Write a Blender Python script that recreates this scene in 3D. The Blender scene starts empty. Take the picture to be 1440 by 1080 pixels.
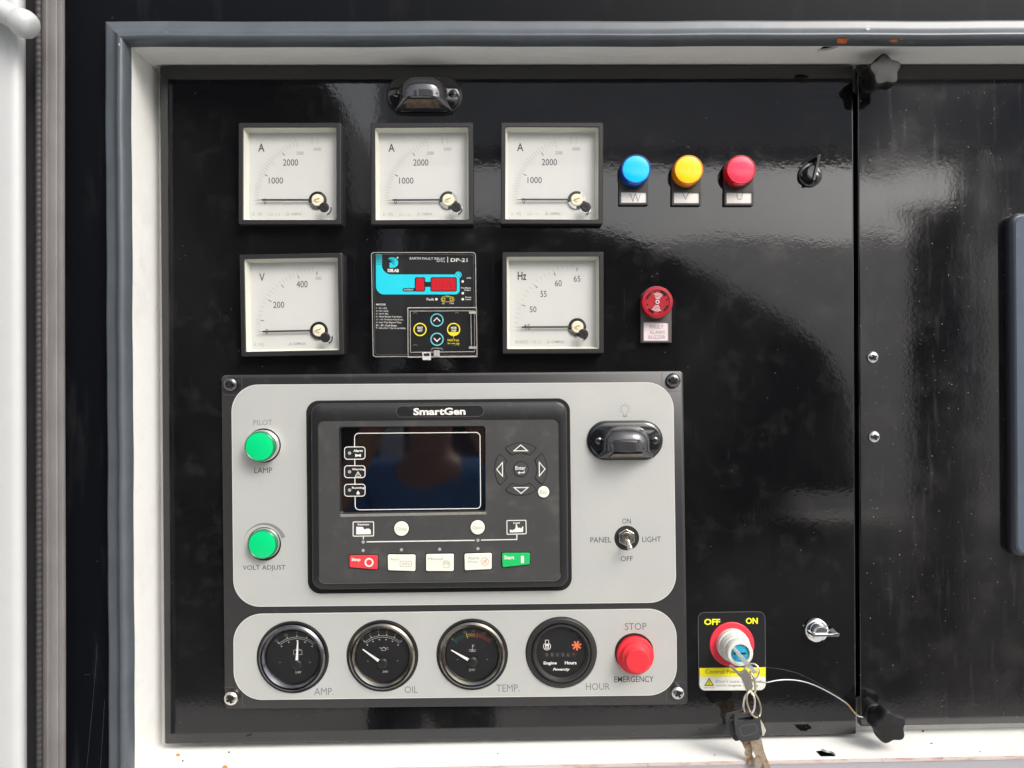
import bpy, bmesh, math, random
from math import sin, cos, pi, radians as R, atan2, hypot
from mathutils import Vector
from mathutils.geometry import tessellate_polygon
random.seed(7)
SC = bpy.context.scene
COL = SC.collection

# ------------------------------------------------------------------ camera, sky, sun, exposure
S = 0.00066          # metres on the panel for one pixel of the photograph
D = 1060.0           # camera distance from the panel, same units
Z0 = 1.70            # height of the panel centre above the ground
cam_d = bpy.data.cameras.new("camera")
cam = bpy.data.objects.new("camera", cam_d); COL.objects.link(cam)
cam.location = (0, -D*S, Z0)
cam.rotation_euler = (R(90), 0, 0)
cam_d.sensor_width = 36.0
cam_d.lens = 36.0*D/1440.0
cam_d.clip_start = 0.01
cam_d.clip_end = 2000
SC.camera = cam

SUN_DIR = Vector((0.50, -0.62, 0.72)).normalized()
SUN_EL = math.asin(SUN_DIR.z)
SUN_AZ = atan2(SUN_DIR.x, SUN_DIR.y)
w = bpy.data.worlds.new("World"); SC.world = w; w.use_nodes = True
nt = w.node_tree
sky = nt.nodes.new('ShaderNodeTexSky'); sky.sky_type = 'NISHITA'; sky.sun_disc = False
sky.sun_elevation = SUN_EL; sky.sun_rotation = SUN_AZ
sky.air_density = 1.0; sky.dust_density = 6.0; sky.ozone_density = 1.0
bg = nt.nodes['Background']; bg.inputs['Strength'].default_value = 0.15
hs = nt.nodes.new('ShaderNodeHueSaturation'); hs.inputs['Saturation'].default_value = 0.35
nt.links.new(sky.outputs[0], hs.inputs['Color']); nt.links.new(hs.outputs[0], bg.inputs['Color'])
sl = bpy.data.lights.new("sun", 'SUN'); sl.energy = 0.8; sl.angle = R(22); sl.color = (1.0, 0.965, 0.92)
so = bpy.data.objects.new("sun", sl); COL.objects.link(so)
so.rotation_euler = SUN_DIR.to_track_quat('Z', 'Y').to_euler(); so.location = (2, -3, 5)
SC.view_settings.view_transform = 'Standard'; SC.view_settings.look = 'None'
SC.view_settings.gamma = 1.0; SC.view_settings.use_curve_mapping = False
SC.view_settings.exposure = 0.9

# ------------------------------------------------------------------ materials
def srgb(r, g, b):
    f = lambda c: (c/255/12.92 if c/255 <= .04045 else ((c/255+.055)/1.055)**2.4)
    return (f(r), f(g), f(b), 1)
MATS = {}
def mat(name, col, rough=.5, metal=0., spec=.5, coat=0., bump=None, dirt=None, var=0., varscale=60, trans=0., ior=1.5, aniso=None, roughvar=0.):
    if name in MATS: return MATS[name]
    m = bpy.data.materials.new(name); m.use_nodes = True
    n = m.node_tree; b = n.nodes['Principled BSDF']; L = n.links.new
    if len(col) == 3: col = (*col, 1)
    if not metal: col = (*[c*.80 for c in col[:3]], 1)
    if dirt: dirt = [((*[c*.80 for c in q_[0][:3]],),)+tuple(q_[1:]) for q_ in dirt]
    b.inputs['Base Color'].default_value = col
    b.inputs['Roughness'].default_value = rough
    b.inputs['Metallic'].default_value = metal
    b.inputs['Specular IOR Level'].default_value = spec
    b.inputs['Coat Weight'].default_value = coat
    b.inputs['Coat Roughness'].default_value = .08
    b.inputs['IOR'].default_value = ior
    if trans: b.inputs['Transmission Weight'].default_value = trans
    tc = n.nodes.new('ShaderNodeTexCoord')
    def noise(scale, detail=3, vec=None, rough_=.55):
        t = n.nodes.new('ShaderNodeTexNoise'); t.inputs['Scale'].default_value = scale
        t.inputs['Detail'].default_value = detail; t.inputs['Roughness'].default_value = rough_
        L(vec or tc.outputs['Object'], t.inputs['Vector']); return t
    def ramp(src, lo, hi):
        r = n.nodes.new('ShaderNodeMapRange'); r.inputs['From Min'].default_value = lo; r.inputs['From Max'].default_value = hi
        r.clamp = True; L(src, r.inputs['Value']); return r.outputs[0]
    def mix(fac, a, bb):
        x = n.nodes.new('ShaderNodeMix'); x.data_type = 'RGBA'
        L(fac, x.inputs['Factor'])
        for sock, val in (('A', a), ('B', bb)):
            s_ = [i for i in x.inputs if i.name == sock and i.type == 'RGBA'][0]
            if hasattr(val, 'is_linked') or hasattr(val, 'links'): L(val, s_)
            else: s_.default_value = val
        return [o for o in x.outputs if o.type == 'RGBA'][0]
    cur = None
    if var:
        t = noise(varscale, 4)
        c2 = tuple(min(1, c*(1-var)) for c in col[:3])+(1,); c1 = tuple(min(1, c*(1+var)) for c in col[:3])+(1,)
        cur = mix(ramp(t.outputs[0], .3, .7), c2, c1)
    facs = []
    if dirt:
        for (dc, scale, lo, hi, amt, stretch) in dirt:
            vec = None
            if stretch:
                mp = n.nodes.new('ShaderNodeMapping'); mp.inputs['Scale'].default_value = stretch
                L(tc.outputs['Object'], mp.inputs['Vector']); vec = mp.outputs[0]
            if scale < 0:       # specks
                v = n.nodes.new('ShaderNodeTexVoronoi'); v.inputs['Scale'].default_value = -scale
                L(vec or tc.outputs['Object'], v.inputs['Vector'])
                a = ramp(v.outputs['Distance'], hi, lo)
                sep = n.nodes.new('ShaderNodeSeparateColor'); L(v.outputs['Color'], sep.inputs[0])
                gt = n.nodes.new('ShaderNodeMath'); gt.operation = 'GREATER_THAN'; gt.inputs[1].default_value = 1-amt
                L(sep.outputs[0], gt.inputs[0])
                mm = n.nodes.new('ShaderNodeMath'); mm.operation = 'MULTIPLY'; L(a, mm.inputs[0]); L(gt.outputs[0], mm.inputs[1])
                f = mm.outputs[0]
            else:
                t = noise(scale, 6, vec, .6)
                r_ = ramp(t.outputs[0], lo, hi)
                mm = n.nodes.new('ShaderNodeMath'); mm.operation = 'MULTIPLY'; mm.inputs[1].default_value = amt; L(r_, mm.inputs[0])
                f = mm.outputs[0]
            cur = mix(f, cur if cur is not None else col, (*dc[:3], 1)); facs.append(f)
    if cur is not None: L(cur, b.inputs['Base Color'])
    rr = None
    if facs:
        tot = facs[0]
        for f in facs[1:]:
            mm = n.nodes.new('ShaderNodeMath'); mm.operation = 'ADD'; mm.use_clamp = True; L(tot, mm.inputs[0]); L(f, mm.inputs[1]); tot = mm.outputs[0]
        rr = n.nodes.new('ShaderNodeMapRange'); rr.inputs['To Min'].default_value = rough; rr.inputs['To Max'].default_value = max(rough, .75)
        L(tot, rr.inputs['Value']); L(rr.outputs[0], b.inputs['Roughness'])
    if roughvar and rr is None:
        t = noise(90, 4); rr = n.nodes.new('ShaderNodeMapRange')
        rr.inputs['From Min'].default_value = .3; rr.inputs['From Max'].default_value = .7
        rr.inputs['To Min'].default_value = max(0.02, rough-roughvar); rr.inputs['To Max'].default_value = rough+roughvar
        L(t.outputs[0], rr.inputs['Value']); L(rr.outputs[0], b.inputs['Roughness'])
    if bump:
        last = None
        for (scale, dist, detail, stretch) in bump:
            vec = None
            if stretch:
                mp = n.nodes.new('ShaderNodeMapping'); mp.inputs['Scale'].default_value = stretch
                L(tc.outputs['Object'], mp.inputs['Vector']); vec = mp.outputs[0]
            t = noise(scale, detail, vec)
            bn = n.nodes.new('ShaderNodeBump'); bn.inputs['Strength'].default_value = 1; bn.inputs['Distance'].default_value = dist
            L(t.outputs[0], bn.inputs['Height'])
            if last: L(last, bn.inputs['Normal'])
            last = bn.outputs[0]
        L(last, b.inputs['Normal'])
        if coat: L(last, b.inputs['Coat Normal'])
    MATS[name] = m; return m
def dent(m, loc, rad, amp):
    n = m.node_tree; L = n.links.new; b = n.nodes['Principled BSDF']
    tc = n.nodes.new('ShaderNodeTexCoord'); vd = n.nodes.new('ShaderNodeVectorMath'); vd.operation = 'DISTANCE'; vd.inputs[1].default_value = loc
    mp = n.nodes.new('ShaderNodeMapping'); mp.inputs['Rotation'].default_value = (0, R(-35), 0); mp.inputs['Scale'].default_value = (160, 1, 38)
    L(tc.outputs['Object'], mp.inputs[0]); L(tc.outputs['Object'], vd.inputs[0])
    r = n.nodes.new('ShaderNodeMapRange'); r.interpolation_type = 'SMOOTHSTEP'; r.inputs['From Min'].default_value = rad; r.inputs['From Max'].default_value = 0; L(vd.outputs['Value'], r.inputs['Value'])
    t = n.nodes.new('ShaderNodeTexNoise'); t.inputs['Scale'].default_value = 1.; t.inputs['Detail'].default_value = 2; L(mp.outputs[0], t.inputs[0])
    ad = n.nodes.new('ShaderNodeMath'); ad.operation = 'MULTIPLY'; L(r.outputs[0], ad.inputs[0]); L(t.outputs[0], ad.inputs[1])
    a2 = n.nodes.new('ShaderNodeMath'); a2.operation = 'MULTIPLY_ADD'; L(r.outputs[0], a2.inputs[0]); a2.inputs[1].default_value = 2.5; L(ad.outputs[0], a2.inputs[2])
    bn = n.nodes.new('ShaderNodeBump'); bn.inputs['Distance'].default_value = amp; L(a2.outputs[0], bn.inputs['Height'])
    old = b.inputs['Normal'].links[0].from_socket; L(old, bn.inputs['Normal']); L(bn.outputs[0], b.inputs['Normal'])
def glass(name, tint=(1, 1, 1, 1), ior=1.5, rough=.03):
    m = bpy.data.materials.new(name); m.use_nodes = True; n = m.node_tree; L = n.links.new
    n.nodes.remove(n.nodes['Principled BSDF']); out = n.nodes['Material Output']
    tr = n.nodes.new('ShaderNodeBsdfTransparent'); tr.inputs[0].default_value = tint
    gl = n.nodes.new('ShaderNodeBsdfGlossy'); gl.inputs['Roughness'].default_value = rough
    fr = n.nodes.new('ShaderNodeFresnel'); ge = n.nodes.new('ShaderNodeNewGeometry'); mr = n.nodes.new('ShaderNodeMapRange')
    mr.inputs['To Min'].default_value = ior; mr.inputs['To Max'].default_value = 1/ior; L(ge.outputs['Backfacing'], mr.inputs['Value']); L(mr.outputs[0], fr.inputs[0])
    mx = n.nodes.new('ShaderNodeMixShader'); L(fr.outputs[0], mx.inputs[0]); L(tr.outputs[0], mx.inputs[1]); L(gl.outputs[0], mx.inputs[2])
    L(mx.outputs[0], out.inputs[0]); return m

DUST = srgb(150, 146, 140)
peel = [(270, 0.000021, 2, None), (7, 0.00013, 1, None)]
M_PANEL = mat('black_gloss_paint', (.0045, .0045, .0052), .045, spec=.78,
    bump=peel,
    dirt=[(srgb(92, 90, 88), 9, .45, .85, .09, (1, 1, .6)), (DUST, 120, .60, .98, .07, (2.6, 1, .22)), (DUST, 40, .55, .9, .06, None), (DUST, -420, .06, .16, .012, None)])
M_PANEL2 = mat('black_gloss_paint_dusty', (.0055, .0055, .0062), .05, spec=.78,
    bump=peel,
    dirt=[(srgb(95, 92, 90), 8, .40, .80, .14, (1, 1, .7)), (DUST, 90, .56, .95, .11, (2.2, 1, .22)), (DUST, 35, .5, .9, .07, None),
          (srgb(200, 197, 190), -330, .05, .15, .035, None), (srgb(190, 186, 180), -650, .06, .18, .025, None)])
M_WHITE = mat('white_enclosure_paint', srgb(240, 240, 236), .38, var=.02, bump=[(250, .000012, 2, None)],
    dirt=[(srgb(150, 140, 125), 16, .55, .85, .22, None), (srgb(160, 152, 140), 70, .60, .9, .22, None), (srgb(150, 85, 30), -60, .03, .09, .03, None)])
M_DOOR = mat('white_door_paint', srgb(190, 192, 192), .35, var=.02, bump=[(200, .00001, 2, None)])
M_SURR = mat('black_surround_paint', (.003, .0038, .0058), .45, spec=.08, bump=[(260, .000012, 2, None)],
    dirt=[(DUST, 30, .55, .9, .07, (1.5, 1, .3)), (srgb(180, 180, 175), -300, .03, .1, .01, None)])
M_SEAL = mat('grey_rubber_seal', (.080, .094, .108), .36, spec=.5, var=.10, varscale=40, bump=[(500, .00001, 3, None), (28, .0004, 3, None)],
    dirt=[(srgb(150, 150, 148), -220, .04, .12, .02, None), (srgb(185, 90, 35), 25, .74, .80, .5, None), (srgb(150, 150, 150), 35, .62, .9, .12, None)])
M_ALU = mat('weathered_grey_strip', srgb(122, 119, 118), .5, metal=.2, var=.10, varscale=30, bump=[(60, .00005, 3, (6, 6, .1))],
    dirt=[(srgb(95, 84, 74), 45, .5, .8, .35, (3, 1, .2)), (srgb(215, 212, 208), 80, .65, .8, .4, (4, 1, .25))])
M_RUB = mat('black_rubber', (.022, .021, .023), .6, var=.2, bump=[(300, .00003, 3, None)])
M_RIB = mat('ribbed_rubber', (.05, .045, .047), .6, var=.2, bump=[(300, .00003, 3, None)])
M_FRAME = mat('meter_frame_plastic', (.016, .014, .015), .42, var=.12, varscale=120, bump=[(900, .00001, 3, None)])
M_CREAM = mat('cream_plastic', srgb(216, 217, 203), .45, var=.02)
M_DIAL = mat('dial_white', srgb(203, 203, 199), .55, var=.015)
M_INK = mat('dial_ink', srgb(58, 60, 60), .6)
M_INK2 = mat('faint_dial_ink', srgb(158, 158, 154), .6)
M_LITE = mat('grey_print', srgb(120, 122, 124), .6)
M_DKPR = mat('dark_grey_print', srgb(72, 74, 74), .6)
M_BRASSW = mat('ivory_plastic', srgb(236, 228, 200), .35)
M_BLACK = mat('black_plastic', (.010, .010, .011), .38, var=.15)
M_BLACKG = mat('glossy_black_plastic', (.008, .008, .009), .12, spec=.6, coat=.5)
M_VOID = mat('unlit_interior', (.003, .003, .003), .9)
M_PLATE = mat('dark_grey_plate', (.024, .0225, .024), .38, var=.08, varscale=200, bump=[(1400, .000008, 2, None)],
    dirt=[(DUST, 50, .6, .9, .12, None)])
M_SILV = mat('brushed_silver_plate', srgb(186, 187, 183), .40, metal=.35, var=.025, varscale=14, bump=[(400, .000006, 3, (1, 1, 8))],
    dirt=[(srgb(205, 202, 192), 22, .5, .85, .28, None), (srgb(148, 146, 140), 70, .60, .92, .16, None)])
M_BEZ = mat('module_bezel_plastic', (.017, .017, .018), .30, var=.1, bump=[(1200, .000006, 2, None)], dirt=[(DUST, 70, .6, .9, .10, None)])
M_FACE = mat('module_face_film', (.050, .050, .049), .48, var=.08, varscale=30, bump=[(1500, .000006, 2, None)],
    dirt=[(srgb(145, 138, 128), 60, .54, .86, .22, None), (srgb(170, 160, 150), 160, .68, .85, .30, None)])
M_LIP = mat('dusty_lip', srgb(128, 125, 118), .7, var=.15, varscale=300)
M_WPR = mat('white_print', srgb(232, 230, 224), .5)
M_LCD = mat('screen_glass', (.0025, .0025, .003), .03, spec=.72, ior=1.75)
M_LCD2 = mat('display_panel', (.003, .003, .0045), .05, spec=.72, ior=1.7)
M_LED = mat('unlit_led', srgb(168, 168, 170), .35)
M_BTNW = mat('ivory_button', srgb(232, 230, 216), .5, var=.03, varscale=200)
M_BTNR = mat('red_button', srgb(222, 62, 68), .45, var=.03)
M_BTNG = mat('green_button', srgb(20, 186, 96), .45, var=.03)
M_RED = mat('red_plastic', (.86, .030, .045), .42, var=.04)
M_REDR = mat('red_ring_plastic', (.80, .035, .06), .45, var=.04)
M_CHROME = mat('chrome', (.78, .78, .79), .10, metal=1., roughvar=.05)
M_NICK = mat('nickel', (.66, .62, .55), .22, metal=1., roughvar=.08)
M_STEEL = mat('dull_steel', (.50, .47, .42), .34, metal=1., var=.15, dirt=[(srgb(165, 85, 35), 120, .55, .7, .7, None)])
M_RUSTK = mat('rusty_key_steel', (.50, .43, .33), .40, metal=.85, dirt=[(srgb(176, 112, 52), 110, .47, .64, .7, None), (srgb(110, 60, 30), 220, .55, .7, .6, None)])
M_BSCREW = mat('blackened_screw', (.14, .14, .145), .16, metal=1., roughvar=.08)
M_ZSCREW = mat('zinc_screw', (.55, .56, .58), .20, metal=1., roughvar=.1)
M_DKMET = mat('dark_bezel_metal', (.24, .225, .19), .15, metal=1., roughvar=.06)
M_DKMET2 = mat('graphite_bezel_metal', (.15, .15, .16), .16, metal=1., roughvar=.06)
M_GDIAL = mat('gauge_dial_black', (.005, .005, .006), .5)
M_GLASS = glass('clear_glass', ior=1.35)
M_ACRYL = glass('clear_acrylic', (.93, .95, .95, 1), ior=1.6, rough=.05)
M_ACREDGE = mat('acrylic_edge', srgb(170, 166, 160), .18, spec=.8, var=.2, varscale=300)
M_CYAN = mat('cyan_print', srgb(0, 205, 225), .5)
M_TEAL = mat('pale_teal_print', srgb(110, 205, 215), .5)
M_YEL = mat('yellow_print', srgb(240, 226, 40), .5)
M_YEL2 = mat('amber_print', srgb(225, 205, 70), .5)
M_REDW = mat('red_display_window', srgb(205, 28, 42), .25, coat=.3)
M_RELAY = mat('relay_face_black', (.011, .011, .012), .35)
M_PAPER = mat('label_paper', srgb(226, 222, 218), .6, var=.04, varscale=150)
M_PAPERP = mat('pinkish_label_paper', srgb(222, 206, 206), .6, var=.04, varscale=150)
M_PANB = mat('lamp_holder_plastic', (.032, .030, .031), .45, var=.1)
M_BLUEF = mat('blue_lens_face', (.0, .55, .98), .25, coat=.3)
M_BLUER = mat('blue_lens_body', (.0, .085, .46), .18, coat=.4)  # phase lens bodies: deeper plastic plus the shade of their sides painted in
M_YELF = mat('yellow_lens_face', (.95, .66, .0), .25, coat=.3)
M_YELR = mat('amber_lens_body', (.85, .27, .0), .18, coat=.4)
M_REDF = mat('pink_red_lens_face', (.80, .035, .10), .25, coat=.3)
M_REDL = mat('red_lens_body', (.62, .008, .018), .18, coat=.4)
M_GRNF = mat('green_lens_face', (.0, .62, .20), .28, coat=.3)
M_GRNR = mat('green_lens_body', (.0, .16, .06), .18, coat=.4)
M_BUZZ = mat('buzzer_red_plastic', (.38, .008, .020), .32, var=.06)
M_BUZD = mat('buzzer_recess', (.10, .004, .008), .5)
M_COVER = mat('slate_blue_cover', srgb(84, 93, 108), .22, var=.05, varscale=30, dirt=[(DUST, 40, .6, .9, .15, None)])
M_COVERD = mat('slate_cover_edge', (.022, .026, .038), .35)
M_KNOB = mat('star_knob_plastic', (.003, .003, .0035), .55, var=.15, bump=[(700, .00002, 3, None)], dirt=[(srgb(120, 112, 105), 70, .58, .85, .25, None)])
M_WIRE = mat('steel_wire', (.45, .45, .45), .35, metal=.8)
M_CORE = mat('blue_lock_core', (.02, .33, .50), .35, coat=.3, var=.2, varscale=300)
M_WPLAS = mat('white_switch_plastic', srgb(218, 220, 212), .42, var=.05)
M_LENS = mat('smoky_clear_lens', (.055, .055, .06), .05, spec=1., metal=.35)
M_AMBER = mat('led_strip_amber', srgb(128, 114, 100), .12, metal=.4, var=.35, varscale=260)

# ------------------------------------------------------------------ building helpers
def tag(o, label=None, cat=None, group=None, kind=None):
    if label: o['label'] = label
    if cat: o['category'] = cat
    if group: o['group'] = group
    if kind: o['kind'] = kind
    return o
class Thing:
    def __init__(s, name, label, cat, cx, cy, h=0, hb=0, rot=0, group=None):
        s.k = 1-h/D; s.hb = hb; s.rot = R(rot); s.h = h
        s.origin = Vector(((cx-720)*s.k*S, -hb*S, Z0+(540-cy)*s.k*S))
        s.root = bpy.data.objects.new(name, None); COL.objects.link(s.root)
        s.root.empty_display_size = .02; s.root.location = s.origin
        tag(s.root, label, cat, group)
    def L(s, u, v, d):
        c, n = cos(s.rot), sin(s.rot)
        return Vector(((u*c-v*n)*s.k*S, -(d-s.hb)*S, (u*n+v*c)*s.k*S))
    def q(s, px, py, d):
        kd = 1-d/D
        x = (px-720)*kd*S - s.origin.x; z = Z0+(540-py)*kd*S - s.origin.z
        x /= s.k*S; z /= s.k*S; c, n = cos(-s.rot), sin(-s.rot)
        return (x*c-z*n, x*n+z*c)
    def qs(s, pts, d): return [s.q(x, y, d) for x, y in pts]

def circ(cx, cy, r, n=40, a0=0.):
    return [(cx+r*cos(a0+2*pi*i/n), cy+r*sin(a0+2*pi*i/n)) for i in range(n)]
def arc(cx, cy, r, a1, a2, n=16):
    return [(cx+r*cos(R(a1+(a2-a1)*i/n)), cy+r*sin(R(a1+(a2-a1)*i/n))) for i in range(n+1)]
def band(cx, cy, r1, r2, a1, a2, n=20):
    return arc(cx, cy, r2, a1, a2, n)+arc(cx, cy, r1, a2, a1, n)
def rpoly(pts, r, n=6):
    out = []; m = len(pts); rs = r if isinstance(r, (list, tuple)) else [r]*m
    for i in range(m):
        p0 = Vector(pts[i-1]); p = Vector(pts[i]); p1 = Vector(pts[(i+1) % m])
        if rs[i] <= 0: out.append(tuple(p)); continue
        a = (p0-p).normalized(); b = (p1-p).normalized()
        ang = a.angle(b); t = min(rs[i]/math.tan(ang/2), (p0-p).length*.49, (p1-p).length*.49); rr = t*math.tan(ang/2)
        c = p+(a+b).normalized()*(rr/sin(ang/2)); s0 = p+a*t-c; s1 = p+b*t-c
        a0 = atan2(s0.y, s0.x); da = (atan2(s1.y, s1.x)-a0+pi) % (2*pi)-pi
        for j in range(n+1): out.append((c.x+rr*cos(a0+da*j/n), c.y+rr*sin(a0+da*j/n)))
    return out
def rrect(cx, cy, w_, h_, r, n=6):
    return rpoly([(cx-w_/2, cy-h_/2), (cx+w_/2, cy-h_/2), (cx+w_/2, cy+h_/2), (cx-w_/2, cy+h_/2)], r, n)
def rect(x0, y0, x1, y1): return [(x0, y0), (x1, y0), (x1, y1), (x0, y1)]

TXT = {}
def text_mesh(s, bold=0., shear=0., space=1.):
    key = (s, bold, shear, space)
    if key in TXT: return TXT[key]
    c = bpy.data.curves.new('t', 'FONT'); c.body = s; c.size = 1; c.offset = bold; c.shear = shear; c.resolution_u = 3
    c.space_character = space; c.align_x = 'LEFT'
    o = bpy.data.objects.new('t', c); COL.objects.link(o)
    dg = bpy.context.evaluated_depsgraph_get()
    me = bpy.data.meshes.new_from_object(o.evaluated_get(dg))
    vs = [(v.co.x, v.co.y) for v in me.vertices]; fs = [tuple(p.vertices) for p in me.polygons]
    bpy.data.meshes.remove(me); bpy.data.objects.remove(o); bpy.data.curves.remove(c)
    x0 = min(v[0] for v in vs); x1 = max(v[0] for v in vs); y0 = min(v[1] for v in vs); y1 = max(v[1] for v in vs)
    vs = [((x-x0)/max(1e-6, x1-x0)-.5, (y-y0)/max(1e-6, y1-y0)-.5) for x, y in vs]
    TXT[key] = (vs, fs); return TXT[key]

class MB:
    def __init__(s, t): s.t = t; s.v = []; s.f = []; s.flat = []
    def add(s, vs, fs):
        b = len(s.v); s.v += [s.t.L(*p) for p in vs]; s.f += [tuple(b+i for i in f) for f in fs]; return s
    def loft(s, rings, cap0=False, cap1=True, closed=False):
        n = len(rings[0][0]); vs = []; fs = []
        assert all(len(r[0]) == n for r in rings), [len(r[0]) for r in rings]
        for poly, d in rings:
            for i, p in enumerate(poly): vs.append((p[0], p[1], d[i] if isinstance(d, (list, tuple)) else d))
        for k in range(len(rings)-1+(1 if closed else 0)):
            a = k*n; b = ((k+1) % len(rings))*n
            for i in range(n): j = (i+1) % n; fs.append((a+i, a+j, b+j, b+i))
        if cap0: fs.append(tuple(range(n-1, -1, -1)))
        if cap1: fs.append(tuple(len(vs)-n+i for i in range(n)))
        return s.add(vs, fs)
    def prism(s, poly, d1, d0, back=False): return s.loft([(poly, d0), (poly, d1)], back, True)
    def lathe(s, cx, cy, prof, n=40, cap=True, sx=1., sy=1.):
        return s.loft([([(cx+x*sx, cy+y*sy) for x, y in circ(0, 0, max(r, .01), n)], d) for r, d in prof], False, cap)
    def ringloft(s, rings): return s.loft(rings, False, False, True)
    def flatp(s, poly, d): return s.add([(x, y, d) for x, y in poly], [tuple(range(len(poly)))])
    def disc(s, cx, cy, r, d, n=28): return s.flatp(circ(cx, cy, r, n), d)
    def stroke(s, pts, wd, d, closed=False, th=0):
        n = len(pts); vs = []; P = [Vector(p) for p in pts]
        for i in range(n):
            a = P[i-1] if (i > 0 or closed) else P[i]; b = P[(i+1) % n] if (i < n-1 or closed) else P[i]
            t1 = (P[i]-a); t2 = (b-P[i])
            t1 = t1.normalized() if t1.length > 1e-9 else None; t2 = t2.normalized() if t2.length > 1e-9 else None
            if t1 is None: t1 = t2
            if t2 is None: t2 = t1
            m = t1+t2; m = m.normalized() if m.length > 1e-6 else t1
            nn = Vector((-m.y, m.x)); c = max(.35, nn.dot(Vector((-t1.y, t1.x))))
            o = nn*(wd/2/c); vs += [(P[i].x+o.x, P[i].y+o.y, d), (P[i].x-o.x, P[i].y-o.y, d)]
        fs = [(2*i+1, 2*((i+1) % n)+1, 2*((i+1) % n), 2*i) for i in range(n if closed else n-1)]
        return s.add(vs, fs)
    def box(s, x0, y0, x1, y1, d0, d1): return s.prism(rect(x0, y0, x1, y1), d1, d0, True)
    def txt(s, string, x0, y0, x1, y1, d, bold=0., shear=0., space=1.):
        """lettering that fills the photo box (x0,y0)-(x1,y1), lying at height d"""
        t = s.t; cu, cv = t.q((x0+x1)/2, (y0+y1)/2, d); f = (1-d/D)/t.k
        vs, fs = text_mesh(string, bold, shear, space); ww = (x1-x0)*f; hh = (y1-y0)*f
        return s.add([(cu+x*ww, cv+y*hh, d) for x, y in vs], fs)
    def tube(s, pts, r, n=8, caps=True):
        P = [s.t.L(*p) for p in pts]; b0 = len(s.v); m = len(P); rr = r if isinstance(r, (list, tuple)) else [r]*m
        up = None
        for i in range(m):
            tg = (P[min(i+1, m-1)]-P[max(i-1, 0)]).normalized()
            if up is None: up = tg.orthogonal().normalized()
            up = (up-tg*up.dot(tg)).normalized(); sd = tg.cross(up)
            for j in range(n):
                a = 2*pi*j/n; s.v.append(P[i]+(up*cos(a)+sd*sin(a))*rr[i]*S)
        for i in range(m-1):
            for j in range(n):
                a = b0+i*n; s.f.append((a+j, a+(j+1) % n, a+n+(j+1) % n, a+n+j))
        if caps:
            s.f.append(tuple(b0+j for j in range(n-1, -1, -1))); s.f.append(tuple(b0+(m-1)*n+j for j in range(n)))
        return s
    def build(s, name, m, parent=None, bevel=0., smooth=35, recalc=True, label=None):
        me = bpy.data.meshes.new(name); me.from_pydata([tuple(v) for v in s.v], [], s.f)
        bm = bmesh.new(); bm.from_mesh(me)
        if recalc: bmesh.ops.recalc_face_normals(bm, faces=bm.faces)
        bm.to_mesh(me); bm.free()
        me.materials.append(m); me.shade_smooth(); me.set_sharp_from_angle(angle=R(smooth))
        o = bpy.data.objects.new(name, me); COL.objects.link(o)
        o.parent = parent if parent is not None else s.t.root
        if bevel:
            b = o.modifiers.new('bevel', 'BEVEL'); b.width = bevel*S; b.segments = 3; b.limit_method = 'ANGLE'; b.angle_limit = R(35); b.harden_normals = True
        if label: o['label'] = label
        return o
def copy_tree(o, parent=None):
    c = o.copy(); COL.objects.link(c); c.parent = parent
    for ch in list(o.children): copy_tree(ch, c)
    return c

# ------------------------------------------------------------------ the cabinet round the opening
# inner edge of the white reveal, world units = photo pixels at the panel
CR = dict(TL=(183.5, 65.5), TR=(1760, 63), BR=(1760, 1056), BL=(188.5, 1086))
HF, HBK = 55, -26
t = Thing('generator_cabinet', 'white lined cabinet opening with black painted surround around the two black panels', 'cabinet', 720, 540, 0)
def A(p, d=HF): return t.q(p[0], p[1], d)
TL, TR, BR, BL = A(CR['TL']), A(CR['TR']), A(CR['BR']), A(CR['BL'])
# black surround sheet, with the opening cut out of it
m = MB(t)
ox = t.qs([(82, -160), (1900, -160), (1900, 1300), (82, 1300)], 50)
m.ringloft([([ox[3], ox[2], ox[1], ox[0]], 50), ([ox[3], ox[2], ox[1], ox[0]], 42), ([(BL[0]-6, BL[1]-6), (BR[0]+6, BR[1]-6), (TR[0]+6, TR[1]+6), (TL[0]-6, TL[1]+6)], 42), ([(BL[0]-6, BL[1]-6), (BR[0]+6, BR[1]-6), (TR[0]+6, TR[1]+6), (TL[0]-6, TL[1]+6)], 50)])
m.build('surround', M_SURR)
for pp in ([(137, 905), (131, 985), (122, 1080)], [(147, 985), (144, 1040), (141, 1082)], [(118, 949), (127, 948.5)]):
    m = MB(t); m.stroke(t.qs(pp, 50), .4, 50.15); m.build('scratch', mat('scratch_grey', srgb(55, 58, 63), .6), recalc=False)
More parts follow.
